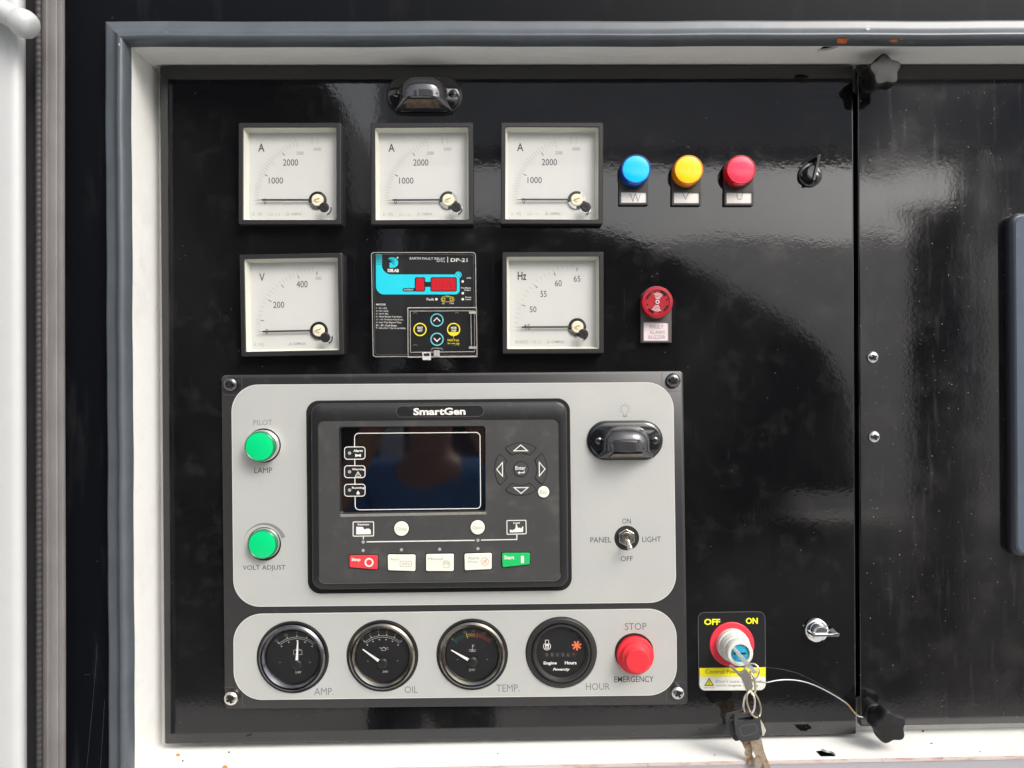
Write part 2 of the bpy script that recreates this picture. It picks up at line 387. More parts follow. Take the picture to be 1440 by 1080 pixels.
# white reveal: left, top (with torn notch), bottom sill (with rusty hole)
def sheet_h(edge0, edge1, hole, d_front, d_back, th, name, mt, notch_front=False):
    """a folded sheet running from edge0 to edge1 (u,v) and from d_front back to d_back, th thick in v"""
    outer = [(0, 0), (1, 0), (1, 1), (0, 1)]
    L_ = hypot(edge1[0]-edge0[0], edge1[1]-edge0[1]); dep = d_front-d_back
    pts = [(0, 0), (L_, 0), (L_, dep), (0, dep)]
    polys = [[Vector((x, y, 0)) for x, y in pts]]
    if hole: polys.append([Vector((x, y, 0)) for x, y in hole])
    tri = tessellate_polygon(polys); flat = [p for q_ in polys for p in q_]
    mb = MB(t); dx = (edge1[0]-edge0[0])/L_; dy = (edge1[1]-edge0[1])/L_
    n0 = len(flat)
    vs = [(edge0[0]+p.x*dx, edge0[1]+p.x*dy, d_front-p.y) for p in flat]
    vs2 = [(x-dy*th*0, y+th, d) for x, y, d in vs]
    fs = [tuple(f) for f in tri]
    f2 = [tuple(n0+i for i in reversed(f)) for f in tri]
    sides = []
    off = 0
    for q_ in polys:
        n_ = len(q_)
        for i in range(n_): sides.append((off+i, off+(i+1) % n_, n0+off+(i+1) % n_, n0+off+i))
        off += n_
    mb.add(vs+vs2, fs+f2+sides)
    return mb.build(name, mt, smooth=30)
# sill hole near px (1165,1066); x along the sill measured from BL
def along(e0, px, d): return t.q(px, 540, d)[0]-e0[0]
hx = along(BL, 1166, 48)
hole = [(hx-11, 7), (hx+9, 7), (hx+11, 15), (hx+9, 22), (hx+3, 24), (hx-1, 29), (hx-9, 28), (hx-12, 20)]
sheet_h(BL, BR, hole, HF, HBK, -3, 'sill', M_WHITE)
hx = along(TL, 1166, 50)
hole = [(hx-9, 3), (hx+12, 3), (hx+10, 9), (hx+2, 15), (hx-6, 17), (hx-12, 16), (hx-10, 9)]
sheet_h(TL, TR, hole, HF, HBK, 3, 'lintel', M_WHITE)
m = MB(t); m.prism([(BL[0]-3, BL[1]-3), BL, TL, (TL[0]-3, TL[1]+3)], HF-.3, HBK, True); m.build('jamb', M_WHITE)
m = MB(t); m.prism([(BR[0]+3, BR[1]-3), BR, TR, (TR[0]+3, TR[1]+3)][::-1], HF-.3, HBK, True); m.build('jamb', M_WHITE)
# front lip of the sill (rust line) and grey face under it
m = MB(t); m.box(BL[0]-3, BL[1]-60, BR[0], BL[1]-3.2, HF-5, HF-2)
M_LIPW = mat('sill_lip_paint', srgb(205, 192, 186), .5, dirt=[(srgb(170, 105, 85), 60, .50, .66, .6, (1, 1, 5)), (srgb(110, 60, 45), 150, .62, .72, .6, None)])
e0, e1 = BL, BR
m2 = MB(t); m2.loft([([(e0[0], e0[1]-4.5), (e1[0], e1[1]-4.5), (e1[0], e1[1]-.2), (e0[0], e0[1]-.2)], HF-.2), ([(e0[0], e0[1]-4.5), (e1[0], e1[1]-4.5), (e1[0], e1[1]-.2), (e0[0], e0[1]-.2)], HF+1.4)], True, True)
m2.build('sill_lip', M_LIPW)
m3 = MB(t); m3.prism([(e0[0], e0[1]-60), (e1[0], e1[1]-60), (e1[0], e1[1]-4.6), (e0[0], e0[1]-4.6)], HF+.4, HF-2, True)
m3.build('lower_face', mat('grey_lower_face', srgb(165, 165, 170), .4))
# white back flange the panels are bolted to
fl = [(BL[0]+42, BL[1]+46), (BR[0]-30, BR[1]+46), (TR[0]-30, TR[1]-30), (TL[0]+42, TL[1]-30)]
m = MB(t); m.ringloft([([BL, BR, TR, TL], HBK-2), ([BL, BR, TR, TL], HBK+.5), (fl, HBK+.5), (fl, HBK-2)]); m.build('flange', M_WHITE)
m = MB(t); m.box(BL[0]-20, BL[1]-22, BR[0], TL[1]+22, -90, -84); m.build('back_wall', M_VOID)
m = MB(t); m.box(BL[0]-20, BL[1]-24, BR[0], BL[1]-20, -84, 40); m.build('black_void_sheet', M_VOID); m = MB(t); m.box(BL[0]-20, TL[1]+14, BR[0], TL[1]+18, -84, 40); m.build('black_void_sheet', M_VOID)  # black sheets added behind the holes, standing in for the dark cavity

SILLCHIP = ((250, 1062, 3.5, 2, 0), (316, 1079, 3.5, 3, 0), (322, 1058, 1.6, 1, 1), (257, 1070, 1.2, 1.4, 1), (1298, 1028.5, 1.8, 1.4, 1), (1310, 1045.5, 2, .8, 1), (1378, 1057.5, 1.8, .8, 1), (1005, 1062, 1.3, .8, 1), (700, 1060, 1, .8, 1))
for px, py, rx, ry, kd_ in SILLCHIP:
    mb = MB(t); pts = []
    for i in range(10):
        a = 2*pi*i/10; x = px+rx*(1+random.uniform(-.3, .3))*cos(a); y = py+ry*(1+random.uniform(-.3, .3))*sin(a)
        # drop the sight line on to the sill plane
        f = 0.
        for it in range(30):
            u, v = t.q(x, y, f); sv = BL[1]+(BR[1]-BL[1])*(u-BL[0])/(BR[0]-BL[0])
            kk = 1-f/D; tgt = sv/((v) if v else 1); f = D*(1-kk*tgt); f = max(-40, min(60, f))
            if abs(tgt-1) < 1e-5: break
        u, v = t.q(x, y, f); pts.append((u, v+.25, f))
    mb.add(pts, [tuple(range(10))]); mb.build('rust_spot', (mat('sill_rust', srgb(214, 140, 50), .8, var=.3, varscale=400) if kd_ == 0 else mat('sill_chip', srgb(70, 60, 50), .8)), recalc=False)
# ---- rubber seal along the opening, mitred at the corner
t = Thing('door_seal', 'dark grey rubber seal with raised bead, scuffed and rust marked, framing the white opening', 'rubber seal', 165, 46, 60, 50)
TLs, TRs, BLs = t.q(183.5, 65.5, HF), t.q(1760, 63, HF), t.q(189, 1140, HF)
prof = [(-1, 54.6), (-1, 62), (.2, 69), (2.2, 73.5), (5, 75.3), (8, 74.6), (12, 70.5), (16, 66.5), (21, 64.6), (28, 64), (31, 63), (32.6, 60), (32.8, 50.2)]
def sealrun(pts_dirs):
    mb = MB(t); n_ = len(prof); vs = []
    for (px_, py_), (nx_, ny_) in pts_dirs:
        for (tt, hh) in prof: vs.append((px_+nx_*tt, py_+ny_*tt, hh))
    fs = []
    for k_ in range(len(pts_dirs)-1):
        for i in range(n_-1): a = k_*n_+i; fs.append((a, a+1, a+n_+1, a+n_))
    mb.add(vs, fs); return mb
# subdivide with tiny waviness
def run(p0, p1, nrm, nseg, first, last):
    out = []
    for i in range(nseg+1):
        f = i/nseg; x = p0[0]+(p1[0]-p0[0])*f; y = p0[1]+(p1[1]-p0[1])*f
        wv = .35*sin(f*23+first)+.25*sin(f*51)
        nn = nrm
        if i == 0 and first: nn = (-1, 1); wv = 0
        if i == nseg and last: nn = (-1, 1); wv = 0
        out.append(((x+nrm[0]*wv, y+nrm[1]*wv), nn))
    return out
sealrun(run(BLs, TLs, (-1, 0), 40, 0, 1)).build('side_seal', M_SEAL, smooth=50)
sealrun(run(TLs, TRs, (0, 1), 60, 1, 0)).build('top_seal', M_SEAL, smooth=50)

def blob(cx, cy, rx, ry, n=11, j=.3): return [(cx+rx*(1+random.uniform(-j, j))*cos(2*pi*i/n), cy+ry*(1+random.uniform(-j, j))*sin(2*pi*i/n)) for i in range(n)]
M_CHIPO = mat('rust_orange', srgb(205, 112, 45), .8, var=.35, varscale=400); M_CHIPW = mat('bare_scuff', srgb(178, 184, 188), .5, var=.2, varscale=300); M_CHIPB = mat('dark_chip', srgb(60, 45, 38), .8)
def seal_chip(px, s_, rx, rs, mt, name):
    mb = MB(t); vs = []
    for x, y in blob(0, 0, rx, rs):
        f = min(1, max(0, s_+y)); tt = 2.0-2.6*f; hh = 73.2-10.5*f
        u, v_ = t.q(px+x, 540, hh); v = TLs[1]+(TRs[1]-TLs[1])*(u-TLs[0])/(TRs[0]-TLs[0])+tt
        vs.append((u, v-.9, hh+.5))
    mb.add(vs, [tuple(range(len(vs)))]); mb.build(name, mt, recalc=False)
for a_ in ((1184, .5, 9, .45, M_CHIPO, 'rust_spot'), (1190, .2, 3, .2, M_CHIPO, 'rust_spot'), (1257, .45, 7, .25, M_CHIPO, 'rust_spot'), (1281, .65, 4.5, .22, M_CHIPO, 'rust_spot'), (1268, .15, 2, .1, M_CHIPO, 'rust_spot')): seal_chip(*a_)
for px, py, rx, ry in ((269, 44.5, 4, 2), (275, 47, 4, 2), (1224, 36, 4, 3), (167, 62, 1.0, 2.6), (231, 42, 3, .4)):
    mb = MB(t); mb.flatp(t.qs(blob(px, py, rx, ry), 77)[::-1], 75.8 if px < 200 or py > 50 else 70.5); mb.build('scuff', M_CHIPW, recalc=False)
# ---- left: door, ribbed gasket, metal strip
t = Thing('edge_strip', 'weathered grey grooved strip running floor to ceiling left of the black surround', 'trim strip', 75, 540, 78, 50)
m = MB(t)
def vstrip(mb, xs_top, xs_bot, hs_):   # cross section running top to bottom
    vs = []; n_ = len(hs_)
    seg = 30
    for k_ in range(seg+1):
        f = k_/seg
        for i in range(n_):
            x = xs_top[i]+(xs_bot[i]-xs_top[i])*f + .5*sin(f*9+1)*(.6)
            y = -60+(1200)*f
            u, v = t.q(x, y, hs_[i]); vs.append((u, v, hs_[i]))
    fs = [(k_*n_+i, (k_+1)*n_+i, (k_+1)*n_+i+1, k_*n_+i+1) for k_ in range(seg) for i in range(n_-1)]
    return mb.add(vs, fs)
X = [57.5, 58.5, 61, 64.5, 66, 68, 70, 78, 80, 82, 86, 88, 90.5, 91]
H = [50, 74, 80, 82, 80.5, 80.5, 83, 83, 81.5, 83, 83, 81, 78, 50]
vstrip(m, X, [x+2.0 for x in X], H); m.build('strip', M_ALU, smooth=45)
t = Thing('ribbed_gasket', 'narrow black ribbed rubber gasket squeezed between the white door and the grey strip', 'rubber gasket', 52, 540, 70, 50)
m = MB(t)
vs = []; fs = []; n_ = 7; seg = 520
for k_ in range(seg+1):
    f = k_/seg; rr = 6.3+.55*(1 if (k_ % 4) < 2 else 0)
    for i in range(n_):
        a = pi*i/(n_-1); x = 52.6+1.5*f-cos(a)*rr; hh = 62+sin(a)*rr*1.4
        u, v = t.q(x, -40+1160*f, 70); vs.append((u, v, hh))
fs = [(k_*n_+i, (k_+1)*n_+i, (k_+1)*n_+i+1, k_*n_+i+1) for k_ in range(seg) for i in range(n_-1)]
m.add(vs, fs); m.build('gasket_bead', M_RIB, smooth=60)
m = MB(t); u0, v0 = t.q(34, 1150, 56); u1, v1 = t.q(62, -60, 56); m.box(u0, v0, u1, v1, 50.3, 56); m.build('gasket_base', M_RUB)
t = Thing('open_door', 'white painted door edge with a rolled side, standing open at the left', 'door', 10, 540, 100, 50)
m = MB(t)
vs = []
pr = [(-220, 100), (0, 101), (14, 101), (24, 99.5), (31, 95), (35.5, 88), (37.5, 78), (37.5, 60), (30, 57)]
for k_ in range(2):
    for x, hh in pr:
        u, v = t.q(x+(.8 if k_ else -1.5), 1160 if k_ else -70, hh); vs.append((u, v, hh))
n_ = len(pr); fs = [(i, i+1, n_+i+1, n_+i) for i in range(n_-1)]
m.add(vs, fs); m.build('door_panel', M_DOOR, smooth=60)
t = Thing('door_stay', 'thick white painted rod with a rounded swollen end crossing the door top', 'door stay rod', 20, 25, 122, 104)
m = MB(t)
def P3(px, py, d): u, v = t.q(px, py, d); return (u, v, d)
m.tube([P3(-90, -32, 118), P3(-40, -7, 120), P3(0, 14, 122), P3(22, 26, 122), P3(28, 29.5, 122)], [14, 14, 14, 14, 14], 20)
m.build('rod', M_DOOR, smooth=60)
m = MB(t)
pts = []; rs = []
for i in range(13):
    a = pi*i/12; pts.append(P3(28+5.5-cos(a)*15.5+0, 29+4-cos(a)*8+0, 122)); rs.append(max(.6, 17.2*sin(a)**.55))
m.tube(pts, rs, 24); m.build('end_cap', M_DOOR, smooth=60)

# ------------------------------------------------------------------ the two black panels
t = Thing('meter_panel', 'glossy black instrument panel carrying the meters, lamps and control unit, left of the seam', 'panel', 715, 570, 0, -14)
c4 = t.qs([(231, 1047), (1204.5, 1033), (1200, 91.8), (224, 92)], 0)
m = MB(t); m.loft([(rpoly(c4, 2.5, 3), -14), (rpoly(c4, 2.5, 3), 0)], True, True); m.build('sheet', M_PANEL, bevel=4.2)
t = Thing('side_panel', 'dusty glossy black blank panel right of the vertical seam', 'panel', 1450, 555, 0, -14)
c4 = t.qs([(1210, 1022), (1700, 1013), (1694, 90.5), (1206, 91.5)], -2)
m = MB(t); m.loft([(rpoly(c4, 2.5, 3), -14), (rpoly(c4, 2.5, 3), -2)], True, True); m.build('sheet', M_PANEL2, bevel=3.6)
def screw_head(t_, cx, cy, r, d0, mt, rot=0., parent=None, height=None, name='screw'):
    hh = height or r*.62
    mb = MB(t_)
    prof_ = [(r, d0), (r, d0+hh*.15)]+[(r*cos(a), d0+hh*.15+hh*.85*sin(a)) for a in [i*pi/2/7 for i in range(1, 6)]]
    mb.lathe(cx, cy, prof_, 28); o = mb.build(name, mt, parent, smooth=60)
    mb = MB(t_); w_ = r*.16; l_ = r*.52
    cr = [(w_, w_), (w_, l_), (-w_, l_), (-w_, w_), (-l_, w_), (-l_, -w_), (-w_, -w_), (-w_, -l_), (w_, -l_), (w_, -w_), (l_, -w_), (l_, w_)]
    c_, s_ = cos(rot), sin(rot)
    top = d0+hh*1.0
    mb.prism([(cx+x*c_-y*s_, cy+x*s_+y*c_) for x, y in cr], top+.06, top-hh*.25); mb.build('cross_slot', M_VOID, o)
    return o
for px, py, ro in ((1228.5, 502.5, .5), (1230.5, 614.5, .15)):
    u, v = t.q(px, py, 1); screw_head(t, u, v, 8.3, -2, M_ZSCREW, ro)
dv = t.L(*t.q(1222, 280, 0), 0); dent(M_PANEL2, tuple(dv), .045, .00006)
# raised slate cover at the right edge
t = Thing('raised_cover', 'slate blue raised cover plate with rounded corners cut off by the right edge', 'cover plate', 1500, 540, 14, -2)
m = MB(t)
o1 = rpoly(t.qs([(1424, 783), (1640, 780), (1636, 299), (1420.5, 300)], 13), 13, 8)
def inset(poly, c, f): return [((x-c[0])*f[0]+c[0], (y-c[1])*f[1]+c[1]) for x, y in poly]
cc = t.q(1525, 541, 13)
m.loft([(inset(o1, cc, (.985, .99)), -2), (o1, 2), (o1, 10), (inset(o1, cc, (.97, .986)), 14)], False, True)
m.build('rim', M_COVERD, smooth=50)
m = MB(t); o2 = inset(o1, cc, (.945, .975)); m.loft([(inset(o1, cc, (.962, .983)), 14.05), (o2, 16.5)], False, True); m.build('face', M_COVER, smooth=20)

# ------------------------------------------------------------------ analogue meters
def make_meter(cx, cy, w_, h_, rot, label, bx, by, letters, majors, minors, group=None, name='ammeter', cat='meter', faint=M_INK2, extra=None):
    t = Thing(name, label, cat, cx, cy, 16, 0, rot, group)
    hw, hh = w_/2, h_/2; m = MB(t)
    R0 = lambda a, b, r=1.5: rrect(0, 0, 2*a, 2*b, r, 3)
    m.ringloft([(R0(hw, hh), .2), (R0(hw, hh), 15), (R0(hw-1, hh-1), 16), (R0(hw-5.6, hh-5.6), 16), (R0(hw-6.3, hh-6.3), 15.2), (R0(hw-6.3, hh-6.3), .2)])
    m.build('frame', M_FRAME, smooth=25)
    m = MB(t); a, b = hw-6.35, hh-6.35
    m.loft([(R0(a, b, .8), 13.4), (R0(a-3.3, b-3.3, .8), 2.5), (R0(a-3.5, b-3.5, .8), 1.2)], False, False); m.build('bezel', M_CREAM, smooth=25, recalc=False)
    m = MB(t); m.flatp(R0(a-3.4, b-3.4, .8), 1.3); dial = m.build('dial', M_DIAL)
    d = 1.45
    mi = MB(t)
    for (s_, x0, y0, x1, y1, *bo) in letters: mi.txt(s_, x0, y0, x1, y1, d, bo[0] if bo else 0.)
    bu, bv = t.q(bx, by, d)
    for a_ in majors: mi.stroke([(bu+r*cos(R(a_)), bv+r*sin(R(a_))) for r in (79.5, 84.5)], .95, d)
    mi.build('lettering', M_INK, dial)
    mm = MB(t)
    for a_, r0, r1 in minors: mm.stroke([(bu+r*cos(R(a_)), bv+r*sin(R(a_))) for r in (r0, r1)], .42, d)
    if extra: extra(mm, d)
    mm.build('scale_marks', faint, dial)['kind'] = 'stuff'
    # movement: dark cup, ivory boss, pointer
    m = MB(t); m.lathe(bu, bv, [(12.8, 1.5), (12.8, 2.6)], 32); cup = m.build('movement', M_BLACK)
    m = MB(t); m.prism(band(bu, bv, 8, 12.6, -8, 62), 3.4, 1.5); m.prism(band(bu, bv, 8, 12.6, 195, 268), 3.4, 1.5); m.build('pole_piece', M_NICK, cup)
    m = MB(t); m.lathe(bu, bv, [(8.6, 2), (8.6, 4), (7.6, 5), (3.2, 5), (3, 6), (0.6, 6.2)], 28); m.build('boss', M_BRASSW, cup)
    m = MB(t)
    m.tube([(bu-4, bv-.2, 6.6), (bu+4, bv+2.5, 6.6)], .5, 6); m.build('hairspring_arm', mat('gold_wire', (.7, .6, .3), .3, metal=1.), cup)
    m = MB(t); m.prism([(bu-8, bv+1.1), (bu-13, bv+1.3), (bu-78, bv+1.2), (bu-80, bv+.3), (bu-86, bv+.12), (bu-86, bv-.12), (bu-80, bv-.4), (bu-78, bv-1.2), (bu-13, bv-1.2), (bu-8, bv-1.1)][::-1], 5.4, 4.6, True)
    m.build('pointer', mat('pointer_black', (.03, .03, .032), .45))
    m = MB(t); g = R0(a+.1, b+.1, .8); m.flatp(g, 13.6); m.build('glass', M_GLASS, recalc=False)
    m = MB(t); su, sv = t.q(bx+8.7, by+9.4, 14.5)
    m.lathe(su, sv, [(7.2, 13.7), (7.2, 14.2), (6.2, 14.6), (6.2, 16.2), (5.7, 16.8)], 26); sc = m.build('zero_screw', M_FRAME, smooth=40)
    m = MB(t); c_, s_ = cos(.75), sin(.75)
    m.prism([(su+x*c_+y*s_, sv-x*s_+y*c_) for x, y in ((-3.8, -.65), (3.8, -.65), (3.8, .65), (-3.8, .65))], 16.95, 16.2); m.build('slot', M_VOID, sc)
    m = MB(t); m.prism(band(su-.3, sv+.3, 6.9, 8.3, -75, 20), 3.4, 1.6); m.build('screw_seat', M_CHROME, cup)
    return t
def amp_minors():
    out = []
    f = lambda v: 180-26*(v/1000) if v <= 1000 else (154-27.4*(v-1000)/1000 if v <= 2000 else 126.6-16*(v-2000)/500)
    for v in range(0, 2501, 100):
        lo = 84.5 if v % 500 else 82.5
        out.append((f(v), lo, 91.5 if v % 500 else 93))
    out += [(f(2500), 80, 94), (95.6, 80, 90)]
    return out
def logo(mm, d, x, y, t_):
    u, v = t_.q(x, y, d); mm.stroke([(u-2, v-1.6), (u+2, v-1.6), (u, v+2)], .6, d, True)
AL = [('A', 363, 202, 372, 213.2, .012), ('1000', 378, 249.5, 398, 258.2), ('2000', 398, 224, 419.2, 233), ('0', 371, 279, 374.6, 287)]
def amp_extra(mm, d):
    mm.txt('2500', 416.7, 213, 427, 217.8, d, .02); mm.txt('5000', 440.7, 207.5, 451.7, 212.2, d, .02)
    for x in (438.7, 446.2):
        u, v = mm.t.q(x, 198, d); mm.stroke([(u-.2, v-4), (u+.3, v+4.5)], .45, d)
    mm.txt('K   M2', 355.5, 299, 369, 303.5, d); mm.txt('CL 1.5', 378, 300, 393.5, 303, d)
    logo(mm, d, 404.8, 300.8, mm.t); mm.txt('COMPLEX', 409.5, 299.3, 424.5, 302.6, d, .02)
mA = make_meter(407.3, 243.8, 143.8, 142.8, 0, 'square white ammeter reading zero, leftmost of the three marked A', 447, 282, AL, [154, 126.6], amp_minors(), 'square ammeters in the top row', extra=amp_extra)
def place_copy(src, cx, cy, label):
    c = copy_tree(src.root); c.location = Vector(((cx-720)*src.k*S, -src.hb*S, Z0+(540-cy)*src.k*S)); c['label'] = label; c.rotation_euler[1] = R(random.uniform(-.35, .35)); return c
place_copy(mA, 593.2, 243.8, 'square white ammeter directly below the upper black hooded lamp, middle of the three marked A')
place_copy(mA, 776.3, 243.3, 'square white ammeter nearest the blue lamp, rightmost of the three marked A')
def lin_minors(ms, n, r0=84, r1=91):
    out = []
    for a, b in zip(ms[:-1], ms[1:]):
        for i in range(n): out.append((a+(b-a)*i/n, r0, r1))
    return out
def v_extra(mm, d):
    mm.txt('500', 443.7, 389, 452, 393.7, d, .02); logo(mm, d, 408, 483.5, mm.t); mm.txt('COMPLEX', 412, 481.3, 430, 485, d, .02); mm.txt('K  M2', 358, 482.5, 371, 486.5, d)
VM = [180, 168.8, 147.7, 128.4, 110, 91]
make_meter(410, 428.2, 144, 143, 1.1, 'square white voltmeter marked V with scale to 500, below the leftmost ammeter', 448.7, 465,
           [('V', 364.5, 384.3, 372.3, 395.5), ('200', 384.2, 424.2, 399.6, 433), ('400', 417, 395, 432.5, 404.4), ('0', 373.2, 462.5, 377, 469.5)], VM[1:], lin_minors(VM, 5), name='voltmeter', extra=v_extra)
HM = [180, 157.8, 135.2, 112.8, 90]
def h_extra(mm, d): logo(mm, d, 771, 480.8, mm.t); mm.txt('COMPLEX', 775.5, 479, 794, 482.5, d, .02); mm.txt('45-65HZ', 724, 478.5, 742, 483, d); mm.txt('CL 1.5', 750, 479, 761, 482.8, d)
make_meter(777.8, 425.5, 142.4, 142.6, .2, 'square white frequency meter marked Hz with scale from 45 to 65', 811.7, 460,
           [('Hz', 728, 382, 740.3, 393.8, .02), ('50', 745, 430.8, 754.3, 439.2), ('55', 760, 409, 768.8, 417.6), ('60', 780.5, 394, 789.8, 402.6), ('65', 806.7, 387.8, 816.2, 396.2), ('45', 735.7, 456, 745.7, 463.5)],
           HM[1:], lin_minors(HM, 5, 84.5, 90), name='frequency_meter', extra=h_extra)

# ------------------------------------------------------------------ phase lamps
def phase_lamp(cx, cy, mf, mr, letter, lx0, lx1, ly0, ly1, label):
    t = Thing('indicator_lamp', label, 'indicator lamp', cx, cy, 24, 0, 0, 'phase indicator lamps')
    bu, bv = t.q(cx-4.2, cy+5.6, 3)
    m = MB(t); w2 = 21; yb = t.q(0, cy+51, 5)[1]
    body = [(bu-w2, yb), (bu+w2, yb), (bu+w2, bv)]+[(bu+w2*cos(R(a)), bv+w2*sin(R(a))) for a in range(10, 180, 10)]+[(bu-w2, bv)]
    m.prism(body, 5, 0); h_ = m.build('holder', M_PANB, bevel=.9)
    lb = rrect(bu+.2, yb+10.7, 36.5, 15.2, 1)
    m = MB(t); m.ringloft([(rrect(bu+.2, yb+10.7, 41.6, 20.6, 1.4), 5), (rrect(bu+.2, yb+10.7, 41.6, 20.6, 1.4), 7), (rrect(bu+.2, yb+10.7, 36.6, 15.4, 1), 7), (rrect(bu+.2, yb+10.7, 36.6, 15.4, 1), 5)]); m.build('label_frame', M_PANB, h_, smooth=20)
    m = MB(t); m.flatp(lb, 5.4); p = m.build('label_card', M_PAPER, h_)
    m = MB(t); m.txt(letter, lx0, ly0, lx1, ly1, 5.6, -.018); m.build('lettering', M_LITE)
    m = MB(t); m.lathe(bu, bv, [(21.6, 5), (21.6, 7), (20.5, 8)], 36); m.build('collar', M_BLACK)
    m = MB(t); m.lathe(0, 0, [(21.3, 7.5), (21.2, 14), (20.5, 23), (19.8, 24), (18.9, 24), (18.3, 23.2)], 48, True); m.build('lens', mr, smooth=50)
    m = MB(t); m.lathe(0, 0, [(18.5, 22), (18.4, 23.4), (14, 24.0), (8, 24.3), (3, 24.4)], 48); m.build('lens_face', mf, smooth=50)
    return t
phase_lamp(894.8, 237.5, M_BLUEF, M_BLUER, 'W', 886, 901, 272, 284.5, 'round blue indicator lamp above a card marked W')
phase_lamp(968.8, 238, M_YELF, M_YELR, 'V', 959, 969, 270.5, 281.5, 'round yellow indicator lamp above a card marked V')
phase_lamp(1042.6, 238.2, M_REDF, M_REDL, 'U', 1036, 1044, 268, 281, 'round pinkish red indicator lamp above a card marked U')

# ------------------------------------------------------------------ buzzer
t = Thing('alarm_buzzer', 'dark red round alarm buzzer with white sound arcs over a card reading FAULT ALARM BUZZER', 'buzzer', 924.5, 424.7, 20, 0)
bu, bv = t.q(922.3, 425, 3)
m = MB(t); y1_ = t.q(0, 482, 6)[1]
m.prism(rpoly([(bu-22, y1_), (bu+22, y1_), (bu+22, bv), (bu+21, bv+11), (bu+12, bv+19), (bu, bv+21.5), (bu-12, bv+19), (bu-21, bv+11), (bu-22, bv)], 1, 2), 6, 0); hd = m.build('holder', mat('buzzer_holder_plastic', (.085, .078, .078), .45, var=.1), bevel=1)
m = MB(t); cx_, cy_ = t.q(922.8, 466.3, 7); m.ringloft([(rrect(cx_, cy_, 39, 30, 1), 6), (rrect(cx_, cy_, 39, 30, 1), 7.4), (rrect(cx_, cy_, 35.4, 26, .6), 7.4), (rrect(cx_, cy_, 35.4, 26, .6), 6)]); m.build('label_frame', MATS['buzzer_holder_plastic'], hd, smooth=20)
m = MB(t); m.flatp(rrect(cx_, cy_, 35.4, 26, .6), 6.3); m.build('label_card', M_PAPERP, hd)
m = MB(t)
for s_, x0, x1, y0 in (('FAULT', 914, 933, 457.3), ('ALARM', 913.5, 934.3, 465), ('BUZZER', 912, 935.5, 471.8)): m.txt(s_, x0, y0, x1, y0+4.8, 6.5, -.005)
m.build('lettering', M_LITE)
m = MB(t); m.lathe(bu, bv, [(22.3, 6), (22.3, 9), (21, 10)], 40); m.build('collar', mat('grey_collar', (.20, .19, .19), .3))
m = MB(t); m.lathe(0, 0, [(22.3, 9), (22.6, 12), (22.4, 18), (21.4, 20), (17.5, 20.3), (16.8, 19.2), (3.2, 19.0), (3, 20.2)], 48); hs_ = m.build('sounder', M_BUZZ, smooth=40)
m = MB(t)
for a0 in (52, 142, 232, 322): m.prism(band(0, 0, 14.0, 16.2, a0-14, a0+20, 10), 20.45, 18)
for a0 in (16, 106, 196, 286): m.disc(14.4*cos(R(a0-2)), 14.4*sin(R(a0-2)), 1.3, 19.6, 10)
m.build('sound_slot', M_VOID, hs_)
m = MB(t)
for i in range(5):
    r0 = 4.4+i*1.9
    for a in (52, 232): m.flatp(band(0, 0, r0, r0+.95, a, a+62, 10), 19.5)
m.flatp(band(0, 0, 1.5, 2.9, 0, 359.9, 20), 20.5)
m.build('sound_mark', mat('pinkish_print', srgb(222, 190, 192), .5), hs_)
m = MB(t); m.disc(0, 0, 1.4, 20.5); m.build('hub', M_BUZD, hs_)

